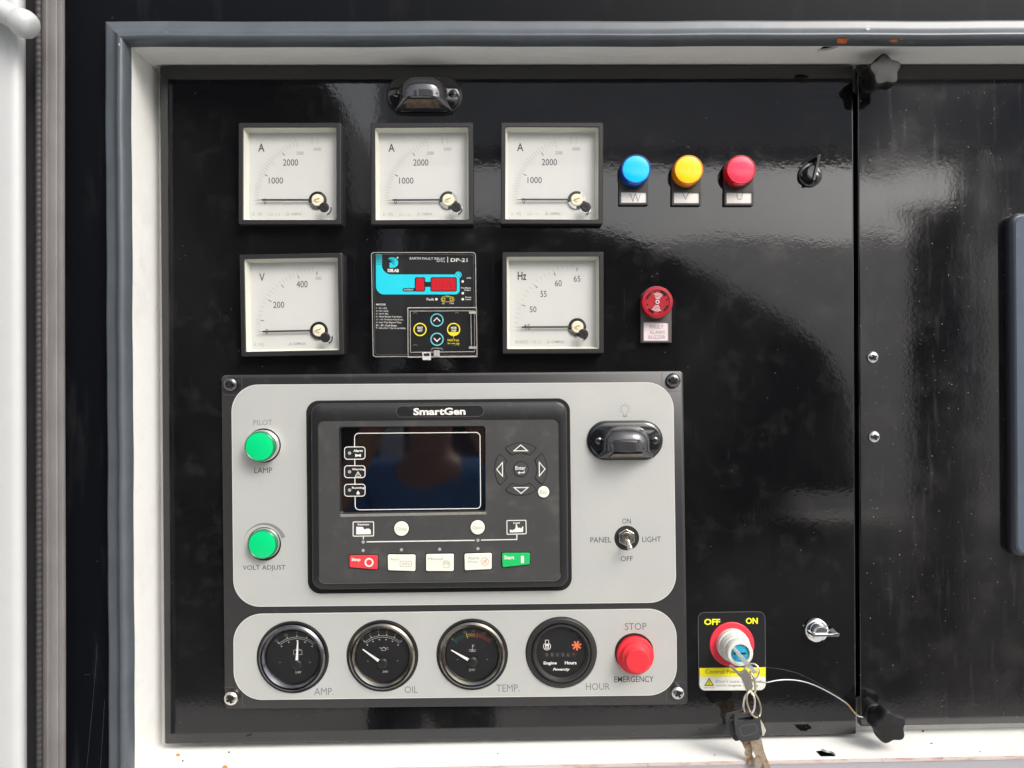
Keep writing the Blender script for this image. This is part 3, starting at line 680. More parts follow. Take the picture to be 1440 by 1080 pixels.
# ------------------------------------------------------------------ hooded lamps (one on the panel, one on the plate)
def hood_lamp(cx, cy, hb, label, rot=0.):
    t = Thing('panel_light', label, 'panel light', cx, cy, hb+6, hb, rot, 'hooded panel lights')
    st = lambda w_, h_: rrect(0, 0, w_, h_, h_/2-.2, 10)
    m = MB(t); m.loft([(st(107, 56), hb), (st(107, 56), hb+1.5), (st(104, 53), hb+2.2)], False, True); m.build('gasket', M_BLACK)
    m = MB(t); m.loft([(st(102, 51), hb+2), (st(101, 50), hb+6.5), (st(96, 45), hb+8)], False, True); m.build('base', M_BLACKG, smooth=50)
    for sx, ro in ((-37.5, .5), (41, .1)): screw_head(t, sx, 0, 5.6, hb+8, M_BSCREW, ro)
    # hood: height field, rounded top corners, steep lower lens
    NU, NV = 56, 40; H_ = 28; z0 = hb+7.5
    def hgt(u, v):
        rho = (abs(u)/33.6)**2.7+(max(0., v+6)/27.3)**2.5
        return H_*max(0., 1-rho)**.46-(1.5 if rho > 1 else 0)
    def grid(v0, v1, f, nv):
        mb = MB(t); vs = []; fs = []
        for j in range(nv+1):
            for i in range(NU+1):
                v = v0+(v1-v0)*j/nv; x, y, d = f(i/NU, v); vs.append((x, y, d))
        for j in range(nv):
            for i in range(NU): a = j*(NU+1)+i; fs.append((a, a+1, a+NU+2, a+NU+1))
        return mb.add(vs, fs)
    def fh(s_, v):
        u = -33.5+67*s_; return (u, v, z0+hgt(u, v))
    grid(-13, 21.2, fh, NV).build('hood', M_LENS, smooth=60, recalc=False)
    def fl(s_, v):    # lens slopes from the hood's mouth down to the base, wider at the foot
        f = (v+24)/11.; u = (-33.5+67*s_)*(1+.22*(1-f)); u0 = -33.5+67*s_
        return (u, v, z0+hgt(u0, -13)*(f**.7)*.96)
    grid(-24, -13, fl, 10).build('lens', M_LENS, smooth=60, recalc=False)
    m = MB(t)
    m.loft([([(-25, -22.6), (25, -22.6), (21, -16.2), (-21, -16.2)], z0+4), ([(-24, -22.4), (24, -22.4), (20, -16.6), (-20, -16.6)], [z0+9.5, z0+9.5, z0+23.5, z0+23.5])], False, True); m.build('led_strip', M_AMBER)
    m = MB(t)
    for sg in (-1, 1): m = MB(t); m.tube([(sg*20, -8.5, z0+H_*.9), (sg*31, -16, z0+9), (sg*39, -22.3, z0+1.5)], .8, 6); m.build('mouth_rib', M_BLACKG)
    m = MB(t); m.tube([(-24, 14.2, z0+14.5), (-18, 15.5, z0+16), (18, 15.5, z0+16), (24, 14.2, z0+14.5)], .7, 6); m.build('rib', M_LENS)
    return t
hood_lamp(596, 132.5, 0, 'black hooded panel light on the bare black panel above the middle ammeter')

# ------------------------------------------------------------------ latches
def latch(cx, cy, mt, rot, label, core):
    t = Thing('cam_latch', label, 'latch', cx, cy, 8, 0, rot, 'quarter turn latches')
    m = MB(t); m.lathe(0, 0, [(16.8, 0), (16.8, 2.5), (15.6, 4.5), (13.6, 5.2)], 40); b_ = m.build('rose', mt, smooth=40)
    m = MB(t); m.loft([(rpoly(arc(0, 1, 11.5, 0, 180, 14), 0), 5), (rpoly(arc(0, 1, 11.2, 0, 180, 14), 0), 15), (arc(0, 1, 8.5, 0, 180, 14), 18)], False, True); m.build('hub', mt, smooth=40)
    m = MB(t); m.loft([(rpoly([(-15, -2.6), (23, -2.2), (24.5, 1.2), (21, 4.5), (15, 1.6), (-15, 1.2)], .6, 2), 5), (rpoly([(-12.5, -2.6), (23, -2.2), (24, 1.0), (21, 3.0), (15, 1.2), (-12.5, .6)], .6, 2), 21)], False, True); m.build('wing_handle', mt, bevel=.5)
    m = MB(t); m.lathe(-2, -5.5, [(5.5, 5), (5.5, 9), (3, 10)], 20); m.build('keyway_boss', core)
latch(1141.5, 244.5, M_BLACKG, 76, 'glossy black quarter turn latch with its wing pointing up, right of the red lamp', M_BLACKG)
latch(1151, 888.5, M_CHROME, 0, 'shiny chrome quarter turn latch with its wing pointing right', M_CHROME)

# ------------------------------------------------------------------ star knobs
def star_knob(cx, cy, r, label, a0, base):
    t = Thing('star_knob', label, 'clamping knob', cx, cy, 48, -2, 0, 'five lobed clamping knobs')
    def star(r_, lob=.20):
        out = []
        for i in range(80):
            a = 2*pi*i/80; q = cos(5*(a-a0)); rr = r_*(1-lob*(.5-.5*q)**.9*1.15); out.append((rr*cos(a), rr*sin(a)))
        return out
    m = MB(t); m.loft([(star(r*.78), 22), (star(r*.97), 25), (star(r), 29), (star(r), 42), (star(r*.965), 46), (star(r*.88), 48), (star(r*.5, .05), 48.6)], True, True); m.build('grip', M_KNOB, smooth=40)
    bu, bv = 0, 0
    m = MB(t); m.lathe(bu, bv, [(12, 3), (12.6, 9), (12.8, 22), (14, 27)], 36); m.build('neck', M_KNOB, smooth=50)
    m = MB(t); m.lathe(bu, bv, [(13.5, -2), (13.5, 1), (10, 2), (8, 4)], 30); m.build('washer', M_BLACK)
star_knob(1245.5, 98, 24.5, 'black five lobed knob at the top of the seam, overlapping the white lintel', R(23), None)
star_knob(1253.5, 1024, 24.6, 'dusty black five lobed knob at the bottom of the seam, above the white sill', R(31), None)

# ------------------------------------------------------------------ control unit plate
HP = 6
t = Thing('control_plate', 'dark grey rectangular control plate with two silver fascias, holding gauges and display unit', 'control plate', 640, 759, HP, 0, .5)
pl = [(316, 997), (967, 991), (960.5, 521.7), (311.3, 527.5)]
m = MB(t); o_ = rpoly(t.qs(pl, HP), 6, 5); m.loft([(o_, .3), (o_, HP-1), (inset(o_, (0, 0), (.9965, .9955)), HP)], True, True); plate = m.build('backing_plate', M_PLATE, smooth=40)
f1 = rpoly(t.qs([(328.5, 853.5), (951, 847.3), (946.8, 537.3), (325.3, 541)], HP+1), 38, 14)
cut = rpoly(t.qs([(433.5, 834.5), (804, 829.8), (801, 560.2), (431, 563.6)], HP+1), 18, 10)
M_RIMW = mat('painted_rim_highlight', srgb(225, 224, 218), .35, metal=.3)
def hole_sheet(outer, inners, d1, d0, name, mt, parent=None):
    mb = MB(t); polys = [[Vector((x, y, 0)) for x, y in outer]]+[[Vector((x, y, 0)) for x, y in i_] for i_ in inners]
    tri = tessellate_polygon(polys); flat = [p for q_ in polys for p in q_]; n0 = len(flat)
    vs = [(p.x, p.y, d1) for p in flat]+[(p.x, p.y, d0) for p in flat]; fs = [tuple(f) for f in tri]
    off = 0
    for q_ in polys:
        for i in range(len(q_)): a, b = off+i, off+(i+1) % len(q_); fs.append((a, b, n0+b, n0+a))
        off += len(q_)
    mb.add(vs, fs); return mb.build(name, mt, parent, smooth=25)
tog = circ(*t.q(881.3, 756.7, HP+1), 17.6, 32)
hl = [circ(*t.q(370.8, 626.5, HP+1), 24.2, 36), circ(*t.q(371.8, 764.8, HP+1), 23.6, 36)]
fas1 = hole_sheet(f1, [cut, tog]+hl, HP+1.3, HP-.2, 'upper_fascia', M_SILV, plate)
f2 = rpoly(t.qs([(329, 984.5), (952, 977.5), (951.3, 855.7), (328, 863.6)], HP+1), 40, 14)
GC = [(411.8, 924.1, 51), (537.8, 922.1, 50.7), (664, 920.1, 50.5), (789.2, 917.3, 50.3)]
hl2 = [circ(*t.q(x, y, HP+1), r, 48) for x, y, r in GC]+[circ(*t.q(891.8, 917.6, HP+1), 27.5, 40)]
fas2 = hole_sheet(f2, hl2, HP+1.3, HP-.2, 'lower_fascia', M_SILV, plate)
m = MB(t); m.stroke(inset(f1, t.q(637, 695, HP), (.9985, .997)), .7, HP+1.38, True); m.stroke(inset(f2, t.q(640, 920, HP), (.9985, .992)), .7, HP+1.38, True); m.build('fascia_edge', M_RIMW, plate)  # rim highlight painted as a thin pale line round each fascia
# corner pads and screws
for (px, py, sx, sy) in ((324.5, 540.5, 1, -1), (946.5, 535, -1, -1), (325.5, 981.5, 1, 1), (953, 974, -1, 1)):
    u, v = t.q(px, py, HP)
    cpx, cpy = u-sx*12.3, v-sy*13.0
    m = MB(t); pts = [(cpx+sx*1.5, cpy+sy*28), (cpx+sx*19, cpy+sy*28)]+[(cpx+sx*(19+9*sin(R(a))), cpy+sy*(19+9*cos(R(a)))) for a in range(10, 90, 16)]+[(cpx+sx*28, cpy+sy*19), (cpx+sx*28, cpy+sy*1.5)]
    m.stroke(pts, .55, HP+.12); m.build('corner_pad', mat('pad_line', (.10, .098, .10), .4), plate)
    mt = M_BSCREW if py < 600 else (M_ZSCREW if px > 600 else M_NICK)
    screw_head(t, u, v, 10.3 if px < 900 or py < 600 else 9.5, HP+.2, mt, .35+px*.01)
# print on the fascias
d = HP+1.45
mg = MB(t); mk = MB(t)
mg.txt('PILOT', 356.3, 590.3, 382.8, 597.9, d, -.008); mk.txt('LAMP', 357.7, 657.4, 382.8, 665.2, d)
mk.txt('VOLT ADJUST', 341.3, 794.8, 401.6, 803.2, d)
mk.txt('ON', 875, 729.2, 887.2, 736.4, d, -.004); mk.txt('OFF', 873, 782, 889.8, 789.3, d); mk.txt('PANEL', 830.2, 755.4, 859.6, 763, d); mk.txt('LIGHT', 903.2, 754.6, 929.4, 762.2, d)
mg.txt('AMP.', 441.8, 967.4, 469.2, 977.4, d); mg.txt('OIL', 569, 965, 587.4, 974.6, d); mg.txt('TEMP.', 698, 962.6, 730.6, 972.8, d); mg.txt('HOUR', 824, 960.6, 857.6, 970.2, d)
mg.txt('STOP', 878.6, 876, 909.2, 886, d, .01); mk.txt('EMERGENCY', 863.8, 951, 919.2, 959.3, d, .003)
# bulb pictogram
u, v = t.q(878.6, 575.3, d)
mg.stroke(arc(u, v, 5.3, -55, 235, 24)+[(u-2.2, v-7.5), (u-2.2, v-11), (u+2.2, v-11), (u+2.2, v-7.5), (u+3.0, v-4.4)], .6, d)
for yy in (-8.5, -10): mg.stroke([(u-2.2, v+yy), (u+2.2, v+yy)], .6, d)
for a in range(-30, 211, 30): mg.stroke([(u+7*cos(R(a)), v+7*sin(R(a))), (u+9*cos(R(a)), v+9*sin(R(a)))], .45, d)
# swelling arc over the volt adjuster
u, v = t.q(372.5, 768, d)
pts_o = []; pts_i = []
for i in range(25):
    f = i/24; a = R(162-138*f); ro = 31.5+1.2*sin(pi*f); wd = .2+5.8*f**1.15
    pts_o.append((u+ro*cos(a), v+ro*sin(a))); pts_i.append((u+(ro-wd)*cos(a), v+(ro-wd)*sin(a)))
mg.flatp(pts_o+pts_i[::-1], d)
mg.build('lettering', mat('fascia_grey_print', srgb(128, 128, 130), .6), plate); mk.build('lettering', M_DKPR, plate)
PLATE_T = t

# green pilot lamp and volt adjuster
def round_light(cx, cy, h, bx, by, rr, rc, label, name, cat):
    t = Thing(name, label, cat, cx, cy, h, HP-4)
    bu, bv = t.q(bx, by, HP+1)
    m = MB(t); m.lathe(bu, bv, [(rr+.2, HP-3), (rr, HP+.8), (rr-1, HP+1.2)], 40); m.build('seat', M_VOID)
    m = MB(t); m.lathe(0, 0, [(rc+1.6, HP-2), (rc+1.6, h-8), (rc+.6, h-6.5)], 44); m.build('collar', M_CHROME, smooth=40)
    m = MB(t); m.lathe(0, 0, [(rc+.4, h-8), (rc+.5, h-2), (rc-.2, h-.4), (rc-1, h), (rc-1.6, h-.5)], 44); m.build('lens', M_GRNR, smooth=50)
    m = MB(t); m.lathe(0, 0, [(rc-1.5, h-1), (rc-1.6, h-.4), (rc*.6, h+.5), (rc*.2, h+.8)], 44); m.build('lens_face', M_GRNF, smooth=50)
round_light(364.8, 628, 27, 370.8, 626.5, 24, 21, 'glossy green pilot lamp on the silver fascia under the word PILOT', 'pilot_lamp', 'indicator lamp')
round_light(368.6, 766, 17, 371.8, 764.8, 23.4, 20.3, 'green round adjuster on the silver fascia under a swelling grey arc', 'volt_adjuster', 'adjuster knob')

hood_lamp(879.5, 619.5, HP+1.3, 'black hooded panel light on the silver fascia under the bulb symbol', .5)

# toggle switch
t = Thing('toggle_switch', 'small nickel toggle switch pushed down to OFF in a black hole', 'toggle switch', 881, 756.5, 8, HP-4)
m = MB(t); m.lathe(0, 0, [(17.8, 2), (17.8, 2.5)], 32); m.build('body', M_BLACK)
m = MB(t); m.lathe(0, .6, [(8.5, 2.5), (8.5, 9)], 24); m.build('bushing', M_NICK)
m = MB(t); hx_ = lambda r: circ(0, .8, r, 6, .55); m.ringloft([(hx_(12.6), 4), (hx_(12.6), 10), (hx_(11.8), 11), (hx_(6.2), 11), (hx_(6), 4)]); m.build('nut', M_NICK, bevel=.5)
m = MB(t); m.lathe(0, .8, [(8.0, 11), (7.6, 13), (5.2, 13.2), (5, 10)], 28, False); m.build('bushing_rim', M_NICK)
m = MB(t); m.tube([(0, .8, 8), (0.6, -3, 16), (1.4, -8, 25), (1.7, -10, 29), (1.9, -11, 31.5)], [2.4, 2.8, 3.4, 3.8, 2.2], 16); m.build('lever', M_NICK, smooth=60)

# emergency stop
t = Thing('stop_button', 'bright red mushroom stop button between the words STOP and EMERGENCY', 'push button', 897.3, 930.3, 34, HP-4)
bu, bv = t.q(891.8, 917.6, HP+1)
m = MB(t); m.lathe(bu, bv, [(27.6, HP-3), (27.6, HP-2)], 32); m.build('hole', M_VOID)
m = MB(t); m.lathe(0, 0, [(26.6, HP-2), (26.6, 13), (25.5, 14.5), (22, 15), (21.5, 15.2), (21.2, 23), (20.2, 24.4), (17.6, 25), (17.2, 25.2), (17, 32), (16, 33.6), (14, 34), (6, 33.4), (1, 33.2)], 56); m.build('mushroom_head', M_RED, smooth=32)

# ------------------------------------------------------------------ round gauges
def gauge(cx, cy, r, label, name, kind, metal):
    t = Thing(name, label, 'gauge', cx, cy, HP+1, 0, .3, None)
    m = MB(t); m.lathe(0, 0, [(r-.2, HP-2), (r-.2, HP+.6), (r-1.5, HP+1), (r-2.5, HP+.6)], 56, False); m.lathe(0, 0, [(r-.5, HP-1.8), (r-.5, HP-1.7)], 40); m.build('gasket', M_RUB)
    if kind != 'hour':
        m = MB(t); m.ringloft([(circ(0, 0, rr_, 64), dd) for rr_, dd in ((r-4, HP-1.5), (r-4.4, HP+5), (r-7, HP+7.5), (r-9.6, HP+7.2), (r-13, HP+3.2), (r-14.2, HP+1.2), (r-14.2, HP-1.5))]); bz = m.build('bezel', metal, smooth=40)
        m = MB(t); m.disc(0, 0, r-13.9, HP+.6, 48); dl = m.build('dial', M_GDIAL)
        dd = HP+.8
        pu, pv = t.q(cx+(5.8 if kind == 'amp' else .6), cy+10.5, dd)
        pr_ = MB(t); RA = 36.5
        if kind == 'temp':
            for a1, a2, mm_ in ((132, 106, mat('teal_arc', srgb(14, 88, 88), .5)), (104, 84, mat('ochre_arc', srgb(165, 140, 50), .5)), (82, 48, mat('orange_arc', srgb(140, 58, 30), .5))):
                q_ = MB(t)
                for ra in (RA, RA+2.6): q_.stroke(arc(pu, pv, ra, a1, a2, 12), .7, dd)
                q_.stroke([(pu+rr_*cos(R(a1-2)), pv+rr_*sin(R(a1-2))) for rr_ in (RA-3, RA+5)], .9, dd)
                q_.build('scale_arc', mm_, dl)
            m_ = MB(t)
            for s_, a in (('40', 132), ('80', 104), ('90', 88), ('100', 68), ('120', 48)):
                x, y = pu+43*cos(R(a)), pv+43*sin(R(a)); x_, y_ = x, y
                vs_, fs_ = text_mesh(s_); m_.add([(x+p[0]*(2.2*len(s_)), y+p[1]*3.4, dd) for p in vs_], fs_)
            m_.build('lettering', mat('dim_dial_print', srgb(105, 105, 100), .5), dl)
        else:
            for ra in (RA, RA+2.3): pr_.stroke(arc(pu, pv, ra, 130, 50, 24), .55, dd)
            nt_ = 5 if kind == 'amp' else 6
            for i in range(nt_):
                a = 130-80*i/(nt_-1)
                pr_.stroke([(pu+rr_*cos(R(a)), pv+rr_*sin(R(a))) for rr_ in (RA+2, RA+5)], 1.2, dd)
                pr_.disc(pu+(RA-3)*cos(R(a)), pv+(RA-3)*sin(R(a)), 1.0, dd, 8)
            m_ = MB(t); lab = ['60', '30', '0', '30', '60'] if kind == 'amp' else ['0', '2', '4', '6', '8', '10']
            for i, s_ in enumerate(lab):
                a = 130-80*i/(nt_-1); x, y = pu+(RA+8)*cos(R(a)), pv+(RA+8)*sin(R(a))
                vs_, fs_ = text_mesh(s_); m_.add([(x+p[0]*2.3*len(s_), y+p[1]*3.6, dd) for p in vs_], fs_)
            m_.build('lettering', mat('dim_dial_print', srgb(105, 105, 100), .5), dl)
        if kind == 'amp':
            u, v = pu+1.2, pv+17.5; pr_.stroke(rect(u-5.8, v-3.4, u+5.8, v+2.8), .5, dd, True)
            for sg in (-1, 1): pr_.stroke([(u+sg*3-1, v+3.6), (u+sg*3+1, v+3.6)], 1.2, dd)
            pr_.txt('24V', cx+3, cy+19.5, cx+12, cy+23, dd)
        elif kind == 'oil':
            u, v = pu+1, pv+20; pr_.stroke([(u-6, v+2), (u-3, v+1), (u-2.5, v-2), (u+2.5, v-2), (u+4, v+1), (u+6.5, v+2)], .7, dd); pr_.stroke([(u-2.5, v+1), (u+1, v+2.4), (u+3, v+.5)], .9, dd); pr_.disc(u+6.3, v-.6, .6, dd, 8)
            pr_.txt('24V', cx+0, cy+20.5, cx+8.5, cy+24, dd)
        else:
            u, v = pu-.2, pv+19; pr_.stroke([(u, v-2), (u, v+5)], .9, dd); pr_.stroke([(u, v+4.5), (u+3, v+4.5)], .6, dd); pr_.stroke([(u, v+2.5), (u+2.5, v+2.5)], .6, dd); pr_.disc(u, v-2, 1.4, dd, 10)
            pr_.stroke([(u-5, v-2.5), (u-2.5, v-2), (u-1, v-3.6), (u+1.5, v-3.2), (u+3, v-2), (u+5, v-2.6)], .7, dd); pr_.stroke([(u-4.5, v-4.6), (u+4.5, v-4.6)], .6, dd)
            pr_.txt('24V', cx-4.5, cy+20, cx+4.5, cy+23.6, dd)
        for sx in (-21, 21): pr_.stroke([(sx+pu*.5-1, pv+3), (sx+pu*.5+1, pv+3.4)], .6, dd)
        pr_.build('dial_print', mat('dial_white_print', srgb(165, 165, 160), .5), dl)
        ang = {'amp': 87, 'oil': 144, 'temp': 150}[kind]; c_, s_ = cos(R(ang)), sin(R(ang))
        m = MB(t); m.prism([(pu+x*c_-y*s_, pv+x*s_+y*c_) for x, y in ((5, -1.9), (34.6, -.6), (34.6, .6), (5, 1.9))], HP+3.0, HP+2.2, True); m.build('needle', mat('needle_white', srgb(232, 232, 228), .4))
        m = MB(t); m.lathe(pu, pv, [(7.2, HP+.8), (7.0, HP+3.4), (6, HP+4.2)], 28); m.build('needle_hub', M_BLACK, smooth=40)
        m = MB(t); m.disc(0, 0, r-13.2, HP+4.0, 40); m.build('glass', M_GLASS, recalc=False)
    else:
        m = MB(t); m.ringloft([(circ(0, 0, rr_, 64), dd) for rr_, dd in ((r-1.6, HP-1.5), (r-1.8, HP+3.4), (r-3, HP+4.6), (r-7.4, HP+5.2), (r-7.8, HP+2.4), (r-9.5, HP+2.2), (r-10, HP+7), (r-12.2, HP+7.4), (r-15.4, HP+2.6), (r-15.6, HP-1.5))]); m.build('bezel', mat('hour_meter_ring', (.028, .026, .025), .35, var=.15), smooth=30)
        m = MB(t); m.ringloft([(circ(0, 0, rr_, 64), dd) for rr_, dd in ((r-7.5, HP+4), (r-7.7, HP+5.6), (r-8.3, HP+5.6), (r-8.4, HP+4))]); m.build('bezel_line', M_DKMET)
        m = MB(t); m.disc(0, 0, r-15.2, HP+1.2, 48); dl = m.build('dial', M_GDIAL)
        dd = HP+1.4; u, v = t.q(769.3, 908, dd); pr_ = MB(t)
        pr_.stroke(arc(u, v-1, 5.0, 118, 422, 20), .8, dd); pr_.stroke([(u-2.3, v+3), (u-2.3, v+7.8), (u+2.3, v+7.8), (u+2.3, v+3)], .7, dd); pr_.flatp(rect(u-2.6, v-4.2, u+2.6, v+2.6), dd+.02)
        pr_.txt('Engine', 764.5, 930.2, 783, 935.6, dd, .03); pr_.txt('Hours', 794.3, 929.6, 810.8, 934.4, dd, .03); pr_.txt('Powercity', 777.5, 939.3, 801.4, 944.2, dd, .03, .35)
        pr_.build('lettering', M_WPR, dl)
        q_ = MB(t); q_.txt('H', 767.8, 908, 770.8, 911.6, dd+.12, .05); q_.build('symbol', M_GDIAL, dl)
        q_ = MB(t)
        for i in range(6):
            x = 767+i*7.6; uu, vv = t.q(x+2, 920.6, dd); q_.prism(rrect(uu, vv, 6.6, 6.6, .6, 2), HP+1.5, HP+1.2)
        q_.build('counter_wheel', mat('counter_black', (.016, .016, .018), .4), dl)
        q_ = MB(t)
        for i, s_ in enumerate('00006'): x = 767.4+i*7.5; q_.txt(s_, x, 918.4, x+3, 923.2, HP+1.7)
        q_.build('lettering', mat('grey_digit', srgb(110, 110, 108), .5), dl)
        q_ = MB(t); q_.txt('9', 805, 918.2, 808.2, 923, HP+1.7); q_.build('lettering', mat('red_digit', srgb(130, 45, 60), .5), dl)
        q_ = MB(t); u, v = t.q(811, 907.8, dd)
        for i in range(7):
            a = 2*pi*i/7+.3; q_.stroke([(u, v), (u+5.4*cos(a), v+5.4*sin(a))], 2.2, dd+.01*i); q_.disc(u+5.6*cos(a), v+5.6*sin(a), 1.35, dd+.1, 10)
        q_.build('asterisk', mat('orange_print', srgb(240, 120, 80), .45), dl)
        m = MB(t); m.disc(0, 0, r-14.8, HP+3.0, 40); m.build('glass', M_GLASS, recalc=False)
gauge(*GC[0], 'round black ammeter gauge with its needle upright, marked AMP.', 'round_gauge', 'amp', M_DKMET2)
gauge(*GC[1], 'round black oil pressure gauge with bronze rim and needle pointing left, marked OIL', 'round_gauge', 'oil', M_DKMET)
gauge(*GC[2], 'round black temperature gauge with teal, yellow and orange arc, marked TEMP.', 'round_gauge', 'temp', M_DKMET)
gauge(*GC[3], 'round black hour counter with an orange asterisk, marked HOUR', 'hour_meter', 'hour', M_DKMET)

# ------------------------------------------------------------------ controller module
HC = 20
t = Thing('display_controller', 'black generator controller with dark screen, arrow pad and coloured push buttons', 'controller', 617, 697, HC, 0, .45)
bz = rpoly(t.qs([(439, 829.3), (799.2, 825.2), (796.8, 564.8), (437, 568)], HC-2), 15, 10)
m = MB(t); cf = rpoly(t.qs([(433.3, 834.8), (804.3, 830.1), (801.3, 560), (430.7, 563.4)], HP+1), 18, 10)
m.ringloft([(cf, HP-1), (cf, HP+1.9), (inset(cf, (0, 0), (.992, .99)), HP+2.2), (inset(cf, (0, 0), (.96, .95)), HP+2.2), (inset(cf, (0, 0), (.96, .95)), HP-1)]); m.build('dark_gap_ring', M_VOID, smooth=40)  # black ring painted as the dark gap round the module
scr = rpoly(t.qs([(478, 723), (683, 719.7), (682.6, 599), (476.6, 600)], HC-1), 4, 4)
face = rpoly(t.qs([(448.6, 820.4), (788.6, 816.2), (786, 588.8), (447, 591.2)], HC-1), 9, 10)
m = MB(t); m.ringloft([(bz, HP), (bz, HC-3), (inset(bz, (0, 0), (.994, .992)), HC-.7), (inset(bz, (0, 0), (.988, .984)), HC), (face, HC), (inset(face, t.q(617, 704, HC), (.998, .997)), HC-1.2), (inset(face, t.q(617, 704, HC), (.998, .997)), HP)]); m.build('bezel', M_BEZ, smooth=35)
m = MB(t); m.stroke([face[i] for i in range(len(face)//2+2)][0:22], .5, HC+.12); m.build('bezel_highlight_edge', mat('painted_edge_highlight', srgb(120, 120, 118), .35))  # highlight on the bezel edge, painted as a pale line
fc = hole_sheet(face, [scr], HC-1, HC-4, 'front_film', M_FACE)
# screen recess
m = MB(t); sc0 = t.q(580, 660, HC-8); inner = inset(scr, t.q(580, 660, HC-1), (.982, .972))
m.loft([(scr, HC-1.05), (inner, HC-7)], False, False); m.build('screen_surround', M_BEZ, recalc=False, smooth=30)
lo = t.qs([(478.5, 727.5), (684, 723.5), (683, 719.8), (478, 723.1)], HC-.8)
m = MB(t); m.loft([(lo, HC-1), (inset(lo, t.q(581, 723.5, HC), (.995, .8)), HC-.4)], False, True); m.build('screen_lip', M_LIP, label='pale dusty ledge under the screen')
m = MB(t); m.flatp(inner, HC-6.8); sg = m.build('screen', M_LCD)
m = MB(t); m.flatp(rpoly(t.qs([(523, 705.5), (670, 704), (669.5, 613), (522, 614)], HC-6), 1, 2), HC-6.6); m.build('display', M_LCD2, sg)
d = HC-6.4
m = MB(t)
m.stroke(rpoly(t.qs([(499.5, 717), (676, 715), (675, 608), (498.5, 609.4)], d), 6, 6), 1.15, d, True)
m.build('screen_outline', M_WPR, sg)
bd = MB(t); br = MB(t)
for (y0, y1, wd, kind) in ((628.4, 645.8, 'Alarm', 0), (654.9, 671.8, 'Warning', 1), (680.9, 697.8, 'Running', 2)):
    rp = rpoly(t.qs([(484.6, y1), (513.4, y1-.2), (513.4, y0), (484.5, y0+.1)], d), 4, 4)
    bd.flatp(rp, d+.05); br.stroke(rp, 1.1, d+.15, True)
    br.txt(wd, 497 if kind == 0 else 495, y0+3.6, 510 if kind == 0 else 512.5, y0+7.2, d+.15, .03)
    u, v = t.q(503.6, (y0+y1)/2+3.4, d)
    if kind == 0: br.flatp([(u-4, v-2.2), (u-4, v+2.2), (u, v+.9), (u+4, v+2.2), (u+4, v-2.2), (u, v-.9)][::-1], d+.15)
    elif kind == 1: br.stroke([(u-4, v-3), (u+4, v-3), (u, v+3.4)], .8, d+.15, True); br.stroke([(u, v-1.5), (u, v+1.2)], .9, d+.15)
    else: br.flatp(rpoly([(u-3, v-2.6), (u+3, v-2.6), (u+1.4, v+1), (u, v+3.4), (u-1.4, v+1)], 1.2, 3), d+.15)
bd.build('badge', M_VOID, sg); br.build('lettering', M_WPR, sg)
le = MB(t)
for y in (637.2, 663.4, 689.2): u, v = t.q(491.6, y, d); le.disc(u, v, 2.4, d+.2, 14)
le.build('indicator_led', M_LED, sg)
# brand plate
d = HC+.3
m = MB(t); cu, cv = t.q(618.8, 578.3, d); st_ = rrect(cu, cv, 123, 15.5, 7.6, 8); m.prism(st_, HC+.2, HC-.1); bp = m.build('brand_plate', M_BEZ)
m = MB(t); m.stroke(st_, .5, d, True); m.build('brand_outline', mat('brand_edge', srgb(100, 100, 98), .4), bp)
m = MB(t); m.txt('SmartGen', 581.2, 573.5, 654.6, 583.6, d+.05, .035); m.build('lettering', M_WPR, bp)
# arrow pad
DF = HC-1; u0, v0 = t.q(732.5, 659.8, DF+1.4)
for a, tri in ((90, 0), (180, 0), (270, 0), (0, 0)):
    ri, ro_ = 22.5, 37.3
    pts = arc(u0, v0, ro_, a-38, a+38, 12)+arc(u0, v0, ri, a+33, a-33, 8); pts = rpoly(pts, [0]*0 or 0) if False else pts
    m = MB(t); m.flatp(rpoly([pts[0]]+pts[1:12]+[pts[12]]+pts[13:], [2.2 if i in (0, 12, 13, len(pts)-1) else 0 for i in range(len(pts))], 4), DF+.12)
    gap = m.build('key_gap', M_VOID); 
    pts2 = arc(u0, v0, ro_-.9, a-36.4, a+36.4, 12)+arc(u0, v0, ri+.9, a+31, a-31, 8)
    m = MB(t); m.prism(rpoly(pts2, [2 if i in (0, 12, 13, len(pts2)-1) else 0 for i in range(len(pts2))], 4), DF+1.2, DF); ky = m.build('arrow_key', M_FACE)
    m = MB(t); c_, s_ = cos(R(a)), sin(R(a)); pp = [(25.9, -9.6), (25.9, 9.6), (34, 0)]
    m.stroke([(u0+x*c_-y*s_, v0+x*s_+y*c_) for x, y in pp], 1.25, DF+1.35, True); m.build('arrow_mark', M_WPR, ky)
m = MB(t); m.disc(u0, v0, 10.9, DF+.12); m.build('key_gap', M_VOID)
m = MB(t); m.lathe(u0, v0, [(9.9, DF), (9.9, DF+1.2)], 32); ek = m.build('enter_key', M_FACE)
m = MB(t); m.txt('Enter', 724.9, 655.5, 739, 660.6, DF+1.35, .02); m.stroke([(u0+4.6, v0-2.4), (u0+4.6, v0-5), (u0-2, v0-5)], 1.2, DF+1.35); m.flatp([(u0-4.8, v0-5), (u0-1.8, v0-7), (u0-1.8, v0-3)], DF+1.35); m.build('lettering', M_WPR, ek)
def round_key(px, py, r, s_, x0, y0, x1, y1):
    u, v = t.q(px, py, DF+1.6); mb = MB(t); mb.disc(u, v-.2, r+1.1, DF+.12); mb.build('key_gap', M_VOID)
    mb = MB(t); mb.lathe(u, v, [(r, DF), (r, DF+1.4), (r-.6, DF+1.9)], 36); k_ = mb.build('round_key', M_BTNW, smooth=40)
    mb = MB(t); mb.txt(s_, x0, y0, x1, y1, DF+2.05, -.005); mb.build('lettering', M_INK2, k_)
